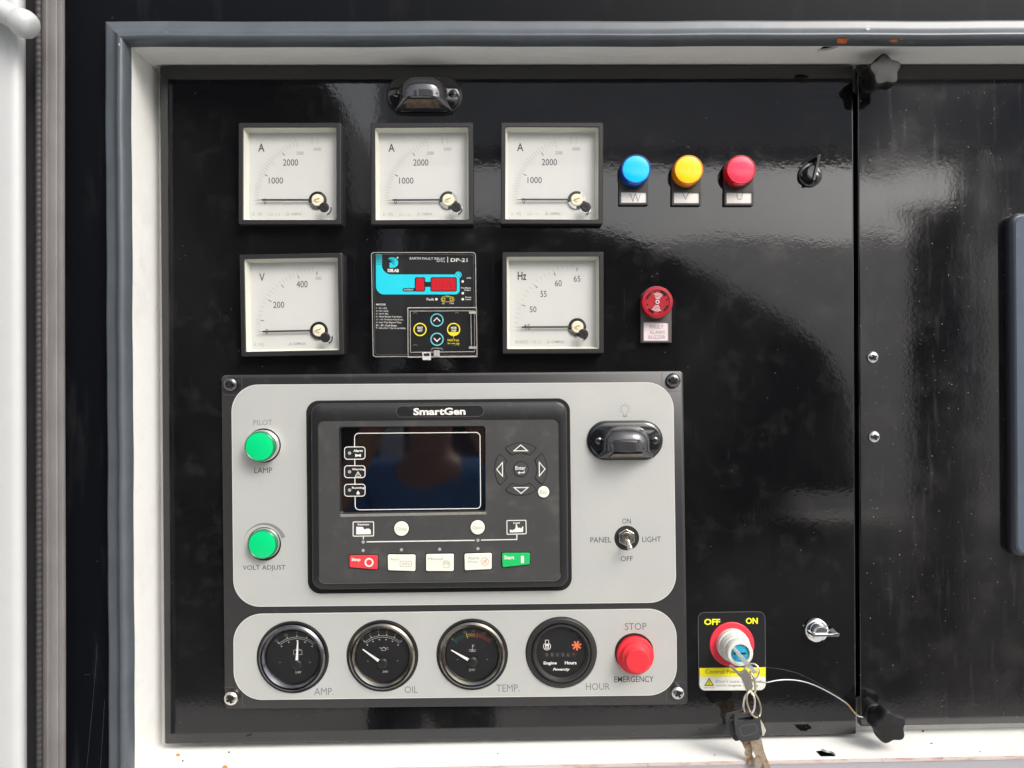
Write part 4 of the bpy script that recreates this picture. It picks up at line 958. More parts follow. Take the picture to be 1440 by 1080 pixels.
round_key(564.4, 743.5, 10.2, 'Close', 557.2, 741, 571.8, 746); round_key(671.6, 741.7, 10, 'Open', 664.8, 739.5, 678.5, 745.2); round_key(764.4, 691.8, 8, 'Esc', 759.6, 689, 769.4, 694.6)
# mimic line
d = DF+.2; m = MB(t)
bx1 = rpoly(t.qs([(496.6, 754), (525.4, 753.6), (525.4, 733.8), (496.6, 734)], d), 1, 2); m.stroke(bx1, 1.2, d, True)
m.stroke(t.qs([(511, 754), (511, 758.4)], d), 1.3, d); m.stroke(t.qs([(515.5, 762), (667.5, 759.8)], d), 1.5, d); m.stroke(t.qs([(676.5, 759.5), (726.8, 758.6), (726.8, 751.4)], d), 1.4, d)
bx2 = rpoly(t.qs([(713, 751.4), (740, 750.6), (739.6, 731.6), (712.8, 732)], d), 1, 2); m.stroke(bx2, 1.2, d, True)
m.flatp(t.qs([(501, 751.5), (521.5, 751.2), (521.5, 745.5), (518.5, 743.2), (514.5, 743.8), (512, 744.6), (510.5, 741), (501, 740.8)], d), d)
m.txt('Generator', 502.5, 736, 519.8, 738.8, d, .03); m.txt('Load', 722, 734, 730.8, 736.6, d, .03)
m.flatp(t.qs([(717, 748.8), (735.6, 748.2), (735.8, 740.5), (734, 740.5), (733.6, 743.4), (731, 742), (728, 742.4), (727, 737.4), (725.4, 737.4), (724.8, 743.4), (721, 745.6), (717, 744.6)], d), d)
m.build('mimic_diagram', M_WPR, fc)
m = MB(t)
for x, y in ((510.8, 762.3), (672.1, 759.7), (510.7, 774.1), (564.6, 773.1), (618.3, 772.4), (672.1, 771.5)): u, v = t.q(x, y, d); m.disc(u, v, 2.25, d+.03, 14)
m.build('indicator_led', M_LED, fc)
def key(corners, mt, name_label):
    q_ = t.qs(corners, DF+2); c_ = (sum(p[0] for p in q_)/4, sum(p[1] for p in q_)/4)
    mb = MB(t); mb.flatp(inset(rpoly(q_, 2.2, 4), (c_[0], c_[1]-.6), (1.055, 1.12)), DF+.12); mb.build('key_gap', M_VOID)
    mb = MB(t); rp = rpoly(q_, 2, 4); mb.loft([(rp, DF), (rp, DF+1.6), (inset(rp, c_, (.975, .955)), DF+2.3)], False, True); return mb.build('push_button', mt, smooth=40, label=name_label)
kd = DF+2.45
k_ = key([(491.3, 797.8), (531, 801), (531, 781), (491.3, 781)], M_BTNR, 'red stop button')
m = MB(t); m.txt('Stop', 494.3, 784.6, 507, 790.2, kd, .04); u, v = t.q(519, 790.9, kd); m.flatp(band(u, v, 4.2, 6.3, 0, 359.9, 28), kd); m.build('lettering', M_WPR, k_)
k_ = key([(545.4, 802), (584, 803.4), (584.2, 780.2), (545.1, 780)], M_BTNW, 'ivory auto button')
m = MB(t); m.txt('Auto', 549, 784.5, 560.8, 788, kd, -.01); m.stroke(rect(*t.q(562.6, 796.3, kd), *t.q(578.4, 789, kd)), .5, kd, True); m.txt('AUTO', 565.2, 791.2, 576, 794.2, kd); m.build('lettering', M_LITE, k_)
k_ = key([(599, 803.2), (638, 803.2), (638.1, 779), (598.9, 779.6)], M_BTNW, 'ivory manual button')
m = MB(t); m.txt('Manual', 602.6, 784, 622.5, 787.6, kd, -.01)
u, v = t.q(627.5, 793, kd); m.stroke([(u-4.3, v+4), (u-4.3, v-3), (u-2.5, v-5.4), (u+3, v-5.4), (u+4.6, v-2), (u+4.6, v+3)], .5, kd)
for i, x in enumerate((-2.6, -.6, 1.4, 3.2)): m.stroke([(u+x, v-1), (u+x, v+(4.8, 5.4, 5, 4)[i])], .5, kd)
m.build('lettering', M_LITE, k_)
k_ = key([(653.4, 802.2), (691.5, 800.4), (691.5, 777.9), (653, 778.9)], M_BTNW, 'ivory alarm mute button')
m = MB(t); m.txt('Alarm', 658.3, 782.4, 673.6, 786.8, kd, -.01); m.txt('Mute', 658.3, 788.4, 671.4, 791.4, kd, -.01); m.build('lettering', M_LITE, k_)
m = MB(t); u, v = t.q(681.8, 789.6, kd); m.flatp(band(u, v, 4.9, 5.6, 0, 359.9, 24), kd); m.stroke([(u-3.6, v-3.6), (u+3.8, v+3.8)], .6, kd); m.stroke([(u-2, v-1), (u-2, v+1), (u, v+1), (u+2, v+2.8), (u+2, v-2.8), (u, v-1)], .5, kd, True); m.build('mute_symbol', mat('salmon_print', srgb(222, 140, 128), .5), k_)
k_ = key([(706.5, 798), (745, 793.6), (745.4, 777.6), (705.8, 777.9)], M_BTNG, 'green start button')
m = MB(t); m.txt('Start', 709, 781.2, 723.2, 786.6, kd, .035); m.flatp(rect(*t.q(732.6, 791.8, kd), *t.q(736.8, 781.6, kd)), kd); m.build('lettering', M_WPR, k_)

# ------------------------------------------------------------------ earth fault relay
HR = 15
t = Thing('fault_relay', 'black and cyan earth fault relay with red displays under a clear cover', 'relay', 595.5, 428, HR, 0, -.6)
out_ = rpoly(t.qs([(524.2, 502.3), (671, 501.2), (669, 354.5), (521.5, 354.5)], HR), 4, 5)
def pf(pts, d, r=0, n=4):
    q_ = t.qs(pts, d); return rpoly(q_, r, n) if r else q_
FD = 9   # printed face level
m = MB(t); m.prism(pf([(526.5, 498.5), (667, 497.5), (665.5, 358), (524.5, 358)], FD, 3), FD, 0); bd_ = m.build('body', M_RELAY, bevel=.5)
d = FD+.2
B = lambda x, y: (515+x/6.545, 345+y/6.545)
cy1 = [B(90, 85), B(90, 375)]+[B(165-75*cos(R(a)), 377+75*sin(R(a))) for a in range(10, 91, 16)]+[B(820, 452)]+[B(825+35*cos(R(a)), 415+35*sin(R(a))) for a in range(80, -1, -20)]+[B(858, 290), B(845, 268), B(232, 268)]+[B(232-88*cos(R(90-a)), 180+88*sin(R(90-a))) for a in range(0, 91, 12)]+[B(145, 85)]
m = MB(t); m.flatp(t.qs(cy1, d)[::-1], d); u, v = t.q(*B(848, 272), d); m.disc(u, v, 4.7, d+.03); m.build('cyan_band', M_CYAN, bd_)
m = MB(t); u, v = t.q(*B(850, 272), d); m.flatp(band(u, v, 2.4, 3.2, 0, 359, 20), d+.08)
for i in range(7):   # fading stripes at the top of the band
    x0, y0 = B(92, 88+i*14); x1, y1 = B(143, 90+i*14+ (9-i)); m.flatp(t.qs([(x0, y1), (x1, y1), (x1, y0), (x0, y0)], d), d+.06)
m.build('band_stripe', mat('dim_cyan_print', srgb(40, 130, 140), .5), bd_)
dk = MB(t)
def BB(mb, x0, y0, x1, y1, dd, r=0): mb.flatp(pf([B(x0, y1), B(x1, y1), B(x1, y0), B(x0, y0)], dd, r), dd)
BB(dk, 447, 293, 543, 425, d+.1, 2.5); BB(dk, 592, 293, 834, 425, d+.1, 2.5); BB(dk, 540, 336, 598, 382, d+.12); BB(dk, 336, 394, 460, 424, d+.11, 2.2)
dk.build('display_mask', M_RELAY, bd_)
m = MB(t); BB(m, 459, 303, 533, 417, d+.2, 1.2); BB(m, 600, 303, 824, 417, d+.2, 1.2); dsp = m.build('red_display', M_REDW, bd_)
m = MB(t)
for i in range(3):
    x = 625+i*66
    for (a, b) in (((x, 325), (x+38, 325)), ((x, 360), (x+38, 360)), ((x, 397), (x+38, 397))):
        pass
    m.stroke(t.qs([B(x, 325), B(x+38, 325), B(x+38, 397), B(x, 397)], d), .8, d+.3, True); m.stroke(t.qs([B(x, 361), B(x+38, 361)], d), .8, d+.3)
m.build('display_segments', mat('unlit_segment', srgb(175, 22, 34), .4), dsp)
wp = MB(t)
def BT(s_, x0, y0, x1, y1, b=.015, dd=d+.15, mb=None): a = B(x0, y0); b_ = B(x1, y1); (mb or wp).txt(s_, a[0], a[1], b_[0], b_[1], dd, b)
BT('EARTH FAULT RELAY', 400, 110, 726, 132); BT('(DTL)', 648, 140, 724, 156); BT('DP-21', 778, 118, 932, 152, .02)
BT('DELAB', 198, 217, 300, 247, .05); BT('MODE', 348, 402, 432, 416, .01, d+.25); BT('Fault', 556, 484, 622, 508)
BT('MODE', 92, 536, 180, 553)
for i, (s_, x1) in enumerate((('1 : Io> (%)', 188), ('2 : Io> (mS)', 202), ('3 : Io>> (%)', 202), ('b : Most Recent Trip Event', 328), ('c1 - c9 : Previous Trip Event', 340), ('d : Last Trip Elapsed Time', 324), ('E1 - E9 : Fault Event', 282), ('F : Info (Ver / Op Hr (x1000))', 362))):
    BT(s_, 92, 571+i*26.3, x1, 588+i*26.3, .012)
BT('x10', 922, 292, 962, 308, .01); BT('Pre-Alarm', 872, 384, 962, 398, .01); BT('Output', 902, 404, 962, 422, .01); BT('Push', 912, 472, 966, 484, .01); BT('Start', 912, 490, 966, 504, .01)
BT('S.A', 698, 528, 722, 542, .01); BT('1.0M', 768, 528, 804, 542, .01)
for x, y in ((888, 333), (889, 441), (889, 496), (646, 496)): u, v = t.q(*B(x, y), d); wp.disc(u, v, 1.8, d+.15, 12)
wp.stroke(t.qs([B(750, 105), B(750, 158)], d), 1.2, d+.15)
u, v = t.q(*B(289, 114), d); wp.disc(u, v, 1.4, d+.2, 10)
wp.build('lettering', M_WPR, bd_)
m = MB(t)  # maker's emblem: D with swept lines
pts = [B(215, 205), B(215, 160), B(245, 150), B(200, 125), B(215, 112), B(250, 108), B(280, 122), B(296, 155), B(290, 185), B(265, 203), B(235, 207)]
m.flatp(t.qs(pts, d)[::-1], d+.1); m.build('emblem', M_CYAN, bd_)
m = MB(t)
for k_ in range(3): m.stroke(t.qs([B(196, 127+k_*12), B(232, 131+k_*14), B(262, 150+k_*16)], d), .7, d+.2)
m.build('emblem_line', M_RELAY, bd_)
m = MB(t)
for x in (713, 783): u, v = t.q(*B(x, 497), d); m.flatp(band(u, v, 1.6, 2.4, 0, 359, 16), d+.15)
m.stroke(pf([B(690, 520), B(808, 520), B(808, 474), B(690, 474)], d, 3.2), .6, d+.15, True); BT('Trip', 728, 460, 768, 474, .02, d+.15, m); m.build('yellow_marks', M_YEL2, bd_)
# clear outer cover: frame ring + pane + hinged key cover
m = MB(t); m.ringloft([(out_, 0.3), (out_, HR-2), (inset(out_, (0, 0), (.985, .985)), HR), (inset(out_, (0, 0), (.955, .955)), HR), (inset(out_, (0, 0), (.95, .95)), HR-2), (inset(out_, (0, 0), (.95, .95)), .3)]); cv_ = m.build('clear_cover', M_ACRYL, smooth=30)
m = MB(t); m.flatp(inset(out_, (0, 0), (.952, .952)), HR-1.5); m.build('cover_pane', M_GLASS, cv_, recalc=False)
m = MB(t); ol = inset(out_, (0, 0), (.992, .992)); ol2 = inset(out_, (0, 0), (.958, .958))
m.tube([(x, y, HR-.2) for x, y in ol]+[(ol[0][0], ol[0][1], HR-.2)], .55, 6); m.build('cover_rim', M_ACREDGE, cv_)
m = MB(t); m.tube([(x, y, HR) for x, y in ol2]+[(ol2[0][0], ol2[0][1], HR)], .32, 6); m.build('cover_rim', mat('acrylic_edge_dim', srgb(90, 88, 86), .2), cv_)
C12 = lambda x, y: (560+x/12., 430+y/12.)
kc = t.qs([C12(165, 870), C12(1330, 860), C12(1320, 30), C12(160, 35)], HR+3)
m = MB(t); m.tube([(x, y, HR+2.2) for x, y in kc[::-1]]+[(kc[-1][0], kc[-1][1], HR+2.2)], .8, 6)
kc2 = t.qs([C12(205, 785), C12(1290, 775), C12(1285, 85), C12(200, 90)], HR+3)
m.tube([(x, y, HR+2.6) for x, y in kc2[::-1]]+[(kc2[-1][0], kc2[-1][1], HR+2.6)], .55, 6)
m.tube([(*t.q(*C12(1225, 130), HR+2), HR+2), (*t.q(*C12(1235, 690), HR+2), HR+2)], .5, 6)
hc_ = m.build('key_cover_frame', M_ACREDGE, cv_)
m = MB(t); m.flatp(kc2, HR+2.4); m.build('key_cover_pane', M_GLASS, cv_, recalc=False)
for (x0, y0, x1, y1) in ((1195, 95, 1325, 135), (1195, 685, 1325, 725), (600, 750, 700, 860)):
    m = MB(t); m.prism(pf([C12(x0, y1), C12(x1, y1), C12(x1, y0), C12(x0, y0)], HR+3, .6, 2), HR+3.6, HR); m.build('hinge', M_ACREDGE, cv_)
m = MB(t); m.prism(pf([C12(412, 915), C12(552, 915), C12(545, 780), C12(405, 785)], HR+3, 1, 3), HR+3.2, HR-3); m.build('tab', mat('clear_tab', srgb(205, 200, 198), .2, var=.15, varscale=300), cv_)
m = MB(t); m.prism(pf([C12(432, 845), C12(530, 845), C12(525, 800), C12(428, 805)], HR+4, .5, 2), HR+3.5, HR+3); m.build('tab_slot', M_RELAY, cv_)
m = MB(t); 
m.stroke(t.qs([C12(560, 750), C12(575, 715), C12(735, 715), C12(745, 750)], HR+3), .7, HR+3.2); m.build('catch', M_ACREDGE, cv_)
kb = MB(t)
for x, y in ((285, 148), (990, 148), (290, 688), (990, 688)): u, v = t.q(*C12(x, y), FD+3); kb.flatp(band(u, v, 2.6, 3.2, 20, 160, 10), FD+3)
kb.build('pin', mat('pin_grey', srgb(150, 150, 150), .4), bd_)
for (x, y, mt, sy) in ((653, 240, M_TEAL, 1), (655, 565, M_TEAL, -1), (368, 400, M_YEL, 0), (935, 400, M_YEL, 0)):
    u, v = t.q(*C12(x, y), FD+1.2); m = MB(t); m.lathe(u, v, [(9.2, FD), (9.2, FD+.8)], 32); kk = m.build('key_button', M_RELAY, bd_)
    m = MB(t); m.flatp(band(u, v, 7.7, 9.4, 0, 359.9, 36), FD+1.1); m.build('key_ring', mt, kk)
    m = MB(t)
    if sy: m.stroke([(u-4.6, v-sy*1.8), (u, v+sy*3), (u+4.6, v-sy*1.8)], 1.5, FD+1.1)
    else:
        px, py = C12(x, y); m.txt('MODE' if x > 500 else 'RESET', px-3.8, py-4, px+4, py-.8, FD+1.1, .04); m.txt('TRIP' if x > 500 else 'SET', px-3.4, py+.2, px+3.8, py+3, FD+1.1, .04)
    m.build('key_mark', M_WPR, kk)
m = MB(t); u, v = t.q(*C12(935, 400), FD+1.3); m.flatp(arc(u, v, 8.4, 205, 335, 14), FD+1.25); px, py = C12(930, 580)
m.txt('Hold 3 sec.', px-8, py-2, px+8.5, py+1.6, FD+.3, .01); m.txt('for test trip', px-8, py+3.2, px+8.5, py+6.2, FD+.3, .01); m.stroke(t.qs([C12(932, 510), C12(932, 555)], FD), .5, FD+.3)
m.build('yellow_marks', M_YEL, bd_)

# ------------------------------------------------------------------ key switch
t = Thing('key_switch', 'key operated power switch with red ring and blue core on an OFF ON label', 'key switch', 1029.3, 906.3, 3, 0)
KZ = lambda x, y: (970+x/8.306, 850+y/8.306)
lp = rpoly(t.qs([KZ(108, 1008), KZ(888, 1003), KZ(880, 85), KZ(97, 95)], 2), 9, 6)
m = MB(t); m.prism(lp, 1.4, 0); lab = m.build('label_plate', mat('label_black', (.009, .009, .010), .35), bevel=0)
m = MB(t); m.stroke(lp, .6, 1.5, True); m.build('label_border', mat('label_edge', srgb(105, 105, 105), .35), lab)
m = MB(t); m.flatp(t.qs([KZ(114, 842), KZ(886, 842), KZ(886, 733), KZ(114, 742)], 1.5), 1.56); m.build('yellow_band', mat('yellow_band_print', srgb(246, 234, 10), .5), lab)
m = MB(t); m.flatp(rpoly(t.qs([KZ(114, 1004), KZ(886, 1000), KZ(886, 843), KZ(114, 843)], 1.5), [8, 8, 0, 0], 5), 1.56); m.build('white_band', mat('label_white', srgb(226, 226, 216), .5), lab)
m = MB(t); a = KZ(168, 168); b = KZ(355, 240); m.txt('OFF', a[0], a[1], b[0], b[1], 1.6, .035); a = KZ(655, 155); b = KZ(795, 228); m.txt('ON', a[0], a[1], b[0], b[1], 1.6, .035); m.build('lettering', mat('yellow_lettering', srgb(244, 240, 30), .5), lab)
m = MB(t); a = KZ(182, 762); b = KZ(818, 822); m.txt('Control Power Supply', a[0], a[1], b[0], b[1], 1.75, -.002); m.build('lettering', mat('olive_ink', srgb(80, 76, 10), .5), lab)
m = MB(t); a = KZ(305, 880); b = KZ(850, 915); m.txt("Don't turn off switch", a[0], a[1], b[0], b[1], 1.75, -.004); a = KZ(305, 932); b = KZ(800, 965); m.txt('while engine running', a[0], a[1], b[0], b[1], 1.75, -.004)
a = KZ(165, 963); b = KZ(285, 978); m.txt('CAUTION', a[0], a[1], b[0], b[1], 1.75); m.build('lettering', M_LITE, lab)
m = MB(t); m.flatp(t.qs([KZ(168, 950), KZ(284, 950), KZ(226, 856)], 1.6), 1.7); m.build('warning_triangle', M_INK, lab)
m = MB(t); m.flatp(t.qs([KZ(185, 941), KZ(267, 941), KZ(226, 876)], 1.6), 1.78); m.build('warning_fill', mat('warning_yellow', srgb(226, 210, 20), .5), lab)
m = MB(t); m.stroke(t.qs([KZ(226, 893), KZ(226, 934)], 1.6), .9, 1.85); m.build('warning_mark', M_INK, lab)
m = MB(t); m.lathe(0, 0, [(31.3, 1.4), (31.3, 3), (30.4, 3.8), (21, 3.8)], 56); m.build('red_ring', M_REDR, smooth=40)
m = MB(t); m.lathe(.6, .2, [(22.8, 3.8), (22.3, 12), (20.5, 13), (20.3, 20), (19.6, 21), (19.4, 27), (18.2, 28.5), (18.0, 36), (17.6, 39), (16.4, 40.4), (12.9, 40.4), (12.4, 37.6)], 48); m.build('barrel', M_WPLAS, smooth=35)
m = MB(t); m.lathe(.6, .2, [(12.4, 37.7), (9, 38.4), (2, 38.8)], 32); m.build('lock_core', M_CORE)
m = MB(t); m.box(-7.5, -.9, 8.5, 1.3, 38.4, 39.1); m.build('keyhole_slot', M_BLACK)

# ------------------------------------------------------------------ keys
t = Thing('key_bunch', 'bunch of keys hanging from the key switch, two with black heads and rusty blades', 'keys', 1052, 985, 46, 20)
Q = lambda px, py, d: (*t.q(px, py, d), d)
# key in the lock
def flat_key(pts, d1, d0, mt, name, parent=None, bev=.4):
    mb = MB(t); mb.loft([(t.qs(pts, (d1+d0)/2), d0), (t.qs(pts, (d1+d0)/2), d1)], True, True); return mb.build(name, mt, parent, bevel=bev)
m = MB(t); m.loft([([t.q(*p, 52) for p in ((1036, 913.5), (1053, 931.5), (1062, 940.5), (1058, 943.5), (1049, 937.5), (1033.5, 917.5))], [40, 56, 60, 60, 56, 40]), ([t.q(*p, 52) for p in ((1037, 914.2), (1053, 931.5), (1061, 940), (1057.5, 942.5), (1049, 936.5), (1035, 917))], [42.5, 58.5, 62.5, 62.5, 58.5, 42.5])], True, True)
m.build('key', mat('pale_key_metal', (.78, .76, .72), .3, metal=.85), bevel=.5)
def ring3(cx, cy, rx, ry, d, tilt, thick, mt, name='split_ring', slope=0.):
    mb = MB(t); pts = []
    for i in range(33):
        a = 2*pi*i/32; x = rx*cos(a); y = ry*sin(a); c_, s_ = cos(R(tilt)), sin(R(tilt))
        pts.append(Q(cx+x*c_-y*s_, cy+x*s_+y*c_, d+slope*cos(a)))
    mb.tube(pts, thick, 8, False); return mb.build(name, mt, smooth=60)
M_RINGW = mat('bright_ring_metal', (.82, .80, .76), .25, metal=.9)
M_RINGG = mat('brassy_ring_metal', (.60, .52, .36), .3, metal=.95)
ring3(1057, 944.5, 11, 11.5, 60, 0, 1.0, M_RINGW, slope=5)
ring3(1057.5, 962, 4.3, 15.5, 64, -8, 1.5, M_RINGG, slope=3)
ring3(1053.5, 990, 8, 16.5, 65, 4, 1.3, M_RINGW, slope=4)
ring3(1060, 990.5, 8.5, 19, 67, -17, 1.2, M_RINGG, slope=-4)
flat_key([(1038.5, 946), (1050, 941.5), (1056, 951), (1058, 965), (1055.5, 974), (1050, 973), (1046, 962)][::-1], 66, 62, M_STEEL, 'key_head', label if False else None)
flat_key([(1024.5, 936.5), (1028, 934.5), (1043, 948), (1041, 952)][::-1], 65, 63, M_STEEL, 'key_blade')
# two black headed keys
def head(cxy, ang, d1, d0, name='key_grip'):
    c_, s_ = cos(R(ang)), sin(R(ang)); tr = lambda x, y: (cxy[0]+x*c_-y*s_, cxy[1]+x*s_+y*c_)
    outl = rpoly([tr(-17, -19), tr(13, -19), tr(19, -12), tr(19, 14), tr(13, 20), tr(-12, 20), tr(-18, 8)], 4, 4)
    mb = MB(t); dm = (d0+d1)/2; o_q = t.qs(outl, dm)
    slot = t.qs(rpoly([tr(-12, -14), tr(10, -14), tr(10, -9), tr(-12, -9)], 2, 3), dm)
    polys = [[Vector((x, y, 0)) for x, y in o_q], [Vector((x, y, 0)) for x, y in slot]]
    tri = tessellate_polygon(polys); fl_ = [p for q_ in polys for p in q_]; n0 = len(fl_)
    vs = [(p.x, p.y, d1) for p in fl_]+[(p.x, p.y, d0) for p in fl_]; fs = [tuple(f) for f in tri]+[tuple(n0+i for i in f) for f in tri]; off = 0
    for q_ in polys:
        for i in range(len(q_)): a, b = off+i, off+(i+1) % len(q_); fs.append((a, b, n0+b, n0+a))
        off += len(q_)
    mb.add(vs, fs); g = mb.build(name, mat('key_head_plastic', (.035, .036, .040), .45, var=.15), smooth=30)
    mb = MB(t); mb.stroke(t.qs(rpoly([tr(-12, -3), tr(13, -3), tr(13, 9), tr(-10, 13)], 5, 5), dm), 1.1, d1+.15, True); mb.build('grip_line', mat('grip_ridge', (.09, .09, .095), .5), g)
    return g
head((1040, 1019), -14, 61, 56); head((1050.5, 1021), -8, 68, 62.5)
M_PALEK = mat('worn_white_tag', srgb(190, 186, 172), .5, var=.1)
flat_key(rpoly([(1065, 1005), (1073, 1018), (1077, 1027), (1074, 1034), (1066, 1036)], 2, 3)[::-1], 60, 58, M_PALEK, 'key_tag')
def blade(pts, d1, d0): return flat_key(pts[::-1], d1, d0, M_RUSTK, 'key_blade')
blade([(1042, 1042), (1057, 1040), (1059, 1052), (1057.5, 1060), (1060, 1066), (1057, 1073), (1052, 1075), (1050.5, 1066), (1047, 1060), (1048, 1055)], 60, 57.5)
blade([(1054, 1040), (1070, 1036), (1073, 1050), (1076, 1062), (1073, 1072), (1068, 1082), (1062, 1080), (1060, 1070), (1063, 1064), (1058, 1054)], 66, 63.5)
blade([(1066, 1052), (1072, 1050), (1079, 1068), (1086, 1086), (1080, 1092), (1074, 1080), (1072, 1070)], 62, 60)
# steel lead
t = Thing('wire_lead', 'thin pale steel wire curving from the keys to the lower star knob', 'wire', 1140, 975, 20, 0)
ctrl = [(1058, 957, 44), (1066, 958.5, 40), (1077, 959.8, 30), (1090, 957.3, 24), (1105, 955.9, 20), (1122, 957, 17), (1140, 961.5, 14), (1158, 969.5, 10), (1176, 979.5, 7), (1190, 989, 5), (1196, 995.5, 4), (1202, 1003, 4), (1208, 1007.5, 5), (1214, 1009, 6)]
m = MB(t); pts = []
for i in range(len(ctrl)-1):
    p0 = ctrl[max(i-1, 0)]; p1 = ctrl[i]; p2 = ctrl[i+1]; p3 = ctrl[min(i+2, len(ctrl)-1)]
    for j in range(5):
        f = j/5; q_ = [0.5*((2*p1[k])+(-p0[k]+p2[k])*f+(2*p0[k]-5*p1[k]+4*p2[k]-p3[k])*f*f+(-p0[k]+3*p1[k]-3*p2[k]+p3[k])*f**3) for k in range(3)]
        pts.append((*t.q(q_[0], q_[1], q_[2]), q_[2]))
pts.append((*t.q(*ctrl[-1]), ctrl[-1][2]))
m.tube(pts, .9, 8); m.build('strand', M_WIRE, smooth=60)
m = MB(t); m.tube(pts[-22:-8], 1.15, 8); m.build('sleeve', mat('tan_sleeve', srgb(150, 128, 95), .4), smooth=60, label='tan sleeve near the end of the wire')


# ------------------------------------------------------------------ unseen yard with made-up things, shaped for their image in the black paint
def wbox(name, x0, y0, z0, x1, y1, z1, m_, parent=None, bevel=0):
    me = bpy.data.meshes.new(name)
    vs = [(x, y, z) for z in (z0, z1) for x, y in ((x0, y0), (x1, y0), (x1, y1), (x0, y1))]
    me.from_pydata(vs, [], [(3, 2, 1, 0), (4, 5, 6, 7), (0, 1, 5, 4), (1, 2, 6, 5), (2, 3, 7, 6), (3, 0, 4, 7)]); me.materials.append(m_)
    o = bpy.data.objects.new(name, me); COL.objects.link(o); o.parent = parent
    if bevel: b = o.modifiers.new('bevel', 'BEVEL'); b.width = bevel; b.segments = 2
    return o
M_CONC = mat('pale_concrete', (.66, .645, .61), .85, var=.15, varscale=1.5)
me = bpy.data.meshes.new('yard_ground'); me.from_pydata([(-400, -400, 0), (400, -400, 0), (400, 400, 0), (-400, 400, 0)], [], [(0, 1, 2, 3)]); me.materials.append(M_CONC)
g = bpy.data.objects.new('yard_ground', me); COL.objects.link(g); g['kind'] = 'structure'
me = bpy.data.meshes.new('made_up_lane'); me.from_pydata([(-60, -8.6, .004), (60, -8.6, .004), (60, -3.3, .004), (-60, -3.3, .004)], [], [(0, 1, 2, 3)]); me.materials.append(mat('made_up_lane_dark', (.05, .05, .052), .9, var=.2, varscale=3))  # unseen dark lane, made up to darken low reflections in the panel
g = bpy.data.objects.new('made_up_lane', me); COL.objects.link(g); g['kind'] = 'structure'
def mir(px, py, T): return ((px-720)/D*T, -(T-D*S), Z0+(540-py)/D*T)   # mirrored sight line of a panel pixel, T metres long
# unseen round-shouldered trailer, made up to shape the panel's dark reflection
T_ = 8.7; M_DK = mat('made_up_trailer_dark', (.035, .037, .042), .6, var=.2, varscale=1)
pts = [mir(px, py, T_) for px, py in ((-500, 95), (445, 95), (478, 140), (492, 298), (560, 300), (760, 305), (880, 328), (980, 372), (1060, 418), (1120, 452), (1165, 492), (1196, 545), (1208, 620), (1210, 690))]
prof_ = [(p[0], p[2]) for p in pts]+[(pts[-1][0], .45), (pts[0][0], .45)]
root = bpy.data.objects.new('made_up_trailer', None); COL.objects.link(root); root.location = (-1, -T_, 0)
tag(root, 'made-up unseen dark trailer with a rounded shoulder, mirrored in the black panel', 'made-up trailer')
n_ = len(prof_); vs = [(x+1, .6, z) for x, z in prof_]+[(x+1, -1.9, z) for x, z in prof_]
me = bpy.data.meshes.new('cover'); me.from_pydata(vs, [], [tuple(range(n_)), tuple(range(2*n_-1, n_-1, -1))]+[(i, n_+i, n_+(i+1) % n_, (i+1) % n_) for i in range(n_)]); me.materials.append(M_DK)
o = bpy.data.objects.new('cover', me); COL.objects.link(o); o.parent = root
for x in (-5.5, -4.3, 2.6):
    m_ = bpy.data.meshes.new('wheel'); bm = bmesh.new(); bmesh.ops.create_cone(bm, cap_ends=True, segments=28, radius1=.48, radius2=.48, depth=.28); bm.to_mesh(m_); bm.free(); m_.materials.append(M_RUB)
    o = bpy.data.objects.new('wheel', m_); COL.objects.link(o); o.parent = root; o.location = (x+1, .45, .48); o.rotation_euler = (R(90), 0, 0)
# unseen slate beam, made up to darken the mirrored sky above the bright band
T_ = 6.7; a = mir(532, 214, T_); b = mir(1388, 90, T_)
root = bpy.data.objects.new('made_up_gantry', None); COL.objects.link(root); root.location = (0, a[1], 0); tag(root, 'made-up unseen slate beam on two posts, mirrored in the panel', 'made_up_gantry')
M_SL = mat('made_up_gantry_slate', (.5, .52, .58), .6, var=.12, varscale=2)
wbox('beam', a[0], -.45, a[2], b[0], .1, b[2], M_SL, root)
wbox('leg', a[0], -.3, 0, a[0]+.18, -.1, a[2], M_SL, root)
wbox('leg', b[0]-.12, -.3, 0, b[0]+.05, -.1, a[2], M_SL, root)
T2 = 6.7; a2 = mir(1434, 330, T2); b2 = mir(1900, 90, T2); wbox('added_side_box', a2[0], -.45, a2[2], b2[0], .1, b2[2], M_SL, root)  # extra unseen box, added to darken the mirror image at far right
# unseen pale bank, made up to brighten the mirrored side; navy gate post
M_PB = mat('made_up_bank_pale', (.62, .61, .60), .9, var=.10, varscale=.8, bump=[(3, .05, 4, None)])
vs = []; nb = 40
for i in range(nb+1):
    x = -6+60*i/nb; wv = .12*sin(i*1.7)
    vs += [(x, -9.3, -.05), (x, -9.6+.1*wv, .12), (x, -20.5, 5.75+wv), (x, -22.5, 5.9+wv), (x, -30, 5.2)]
me = bpy.data.meshes.new('made_up_bank'); me.from_pydata(vs, [], [(i*5+j, (i+1)*5+j, (i+1)*5+j+1, i*5+j+1) for i in range(nb) for j in range(4)]); me.materials.append(M_PB); me.shade_smooth()
g = bpy.data.objects.new('made_up_bank', me); COL.objects.link(g); g['kind'] = 'structure'
T_ = 4.7; a = mir(1292, 300, T_); b = mir(1338, 300, T_)
root = bpy.data.objects.new('gate_post', None); COL.objects.link(root); root.location = (a[0], a[1], 0); tag(root, 'square navy steel gate post with a flat cap', 'post')
M_NV = mat('navy_post_paint', (.018, .020, .035), .4)
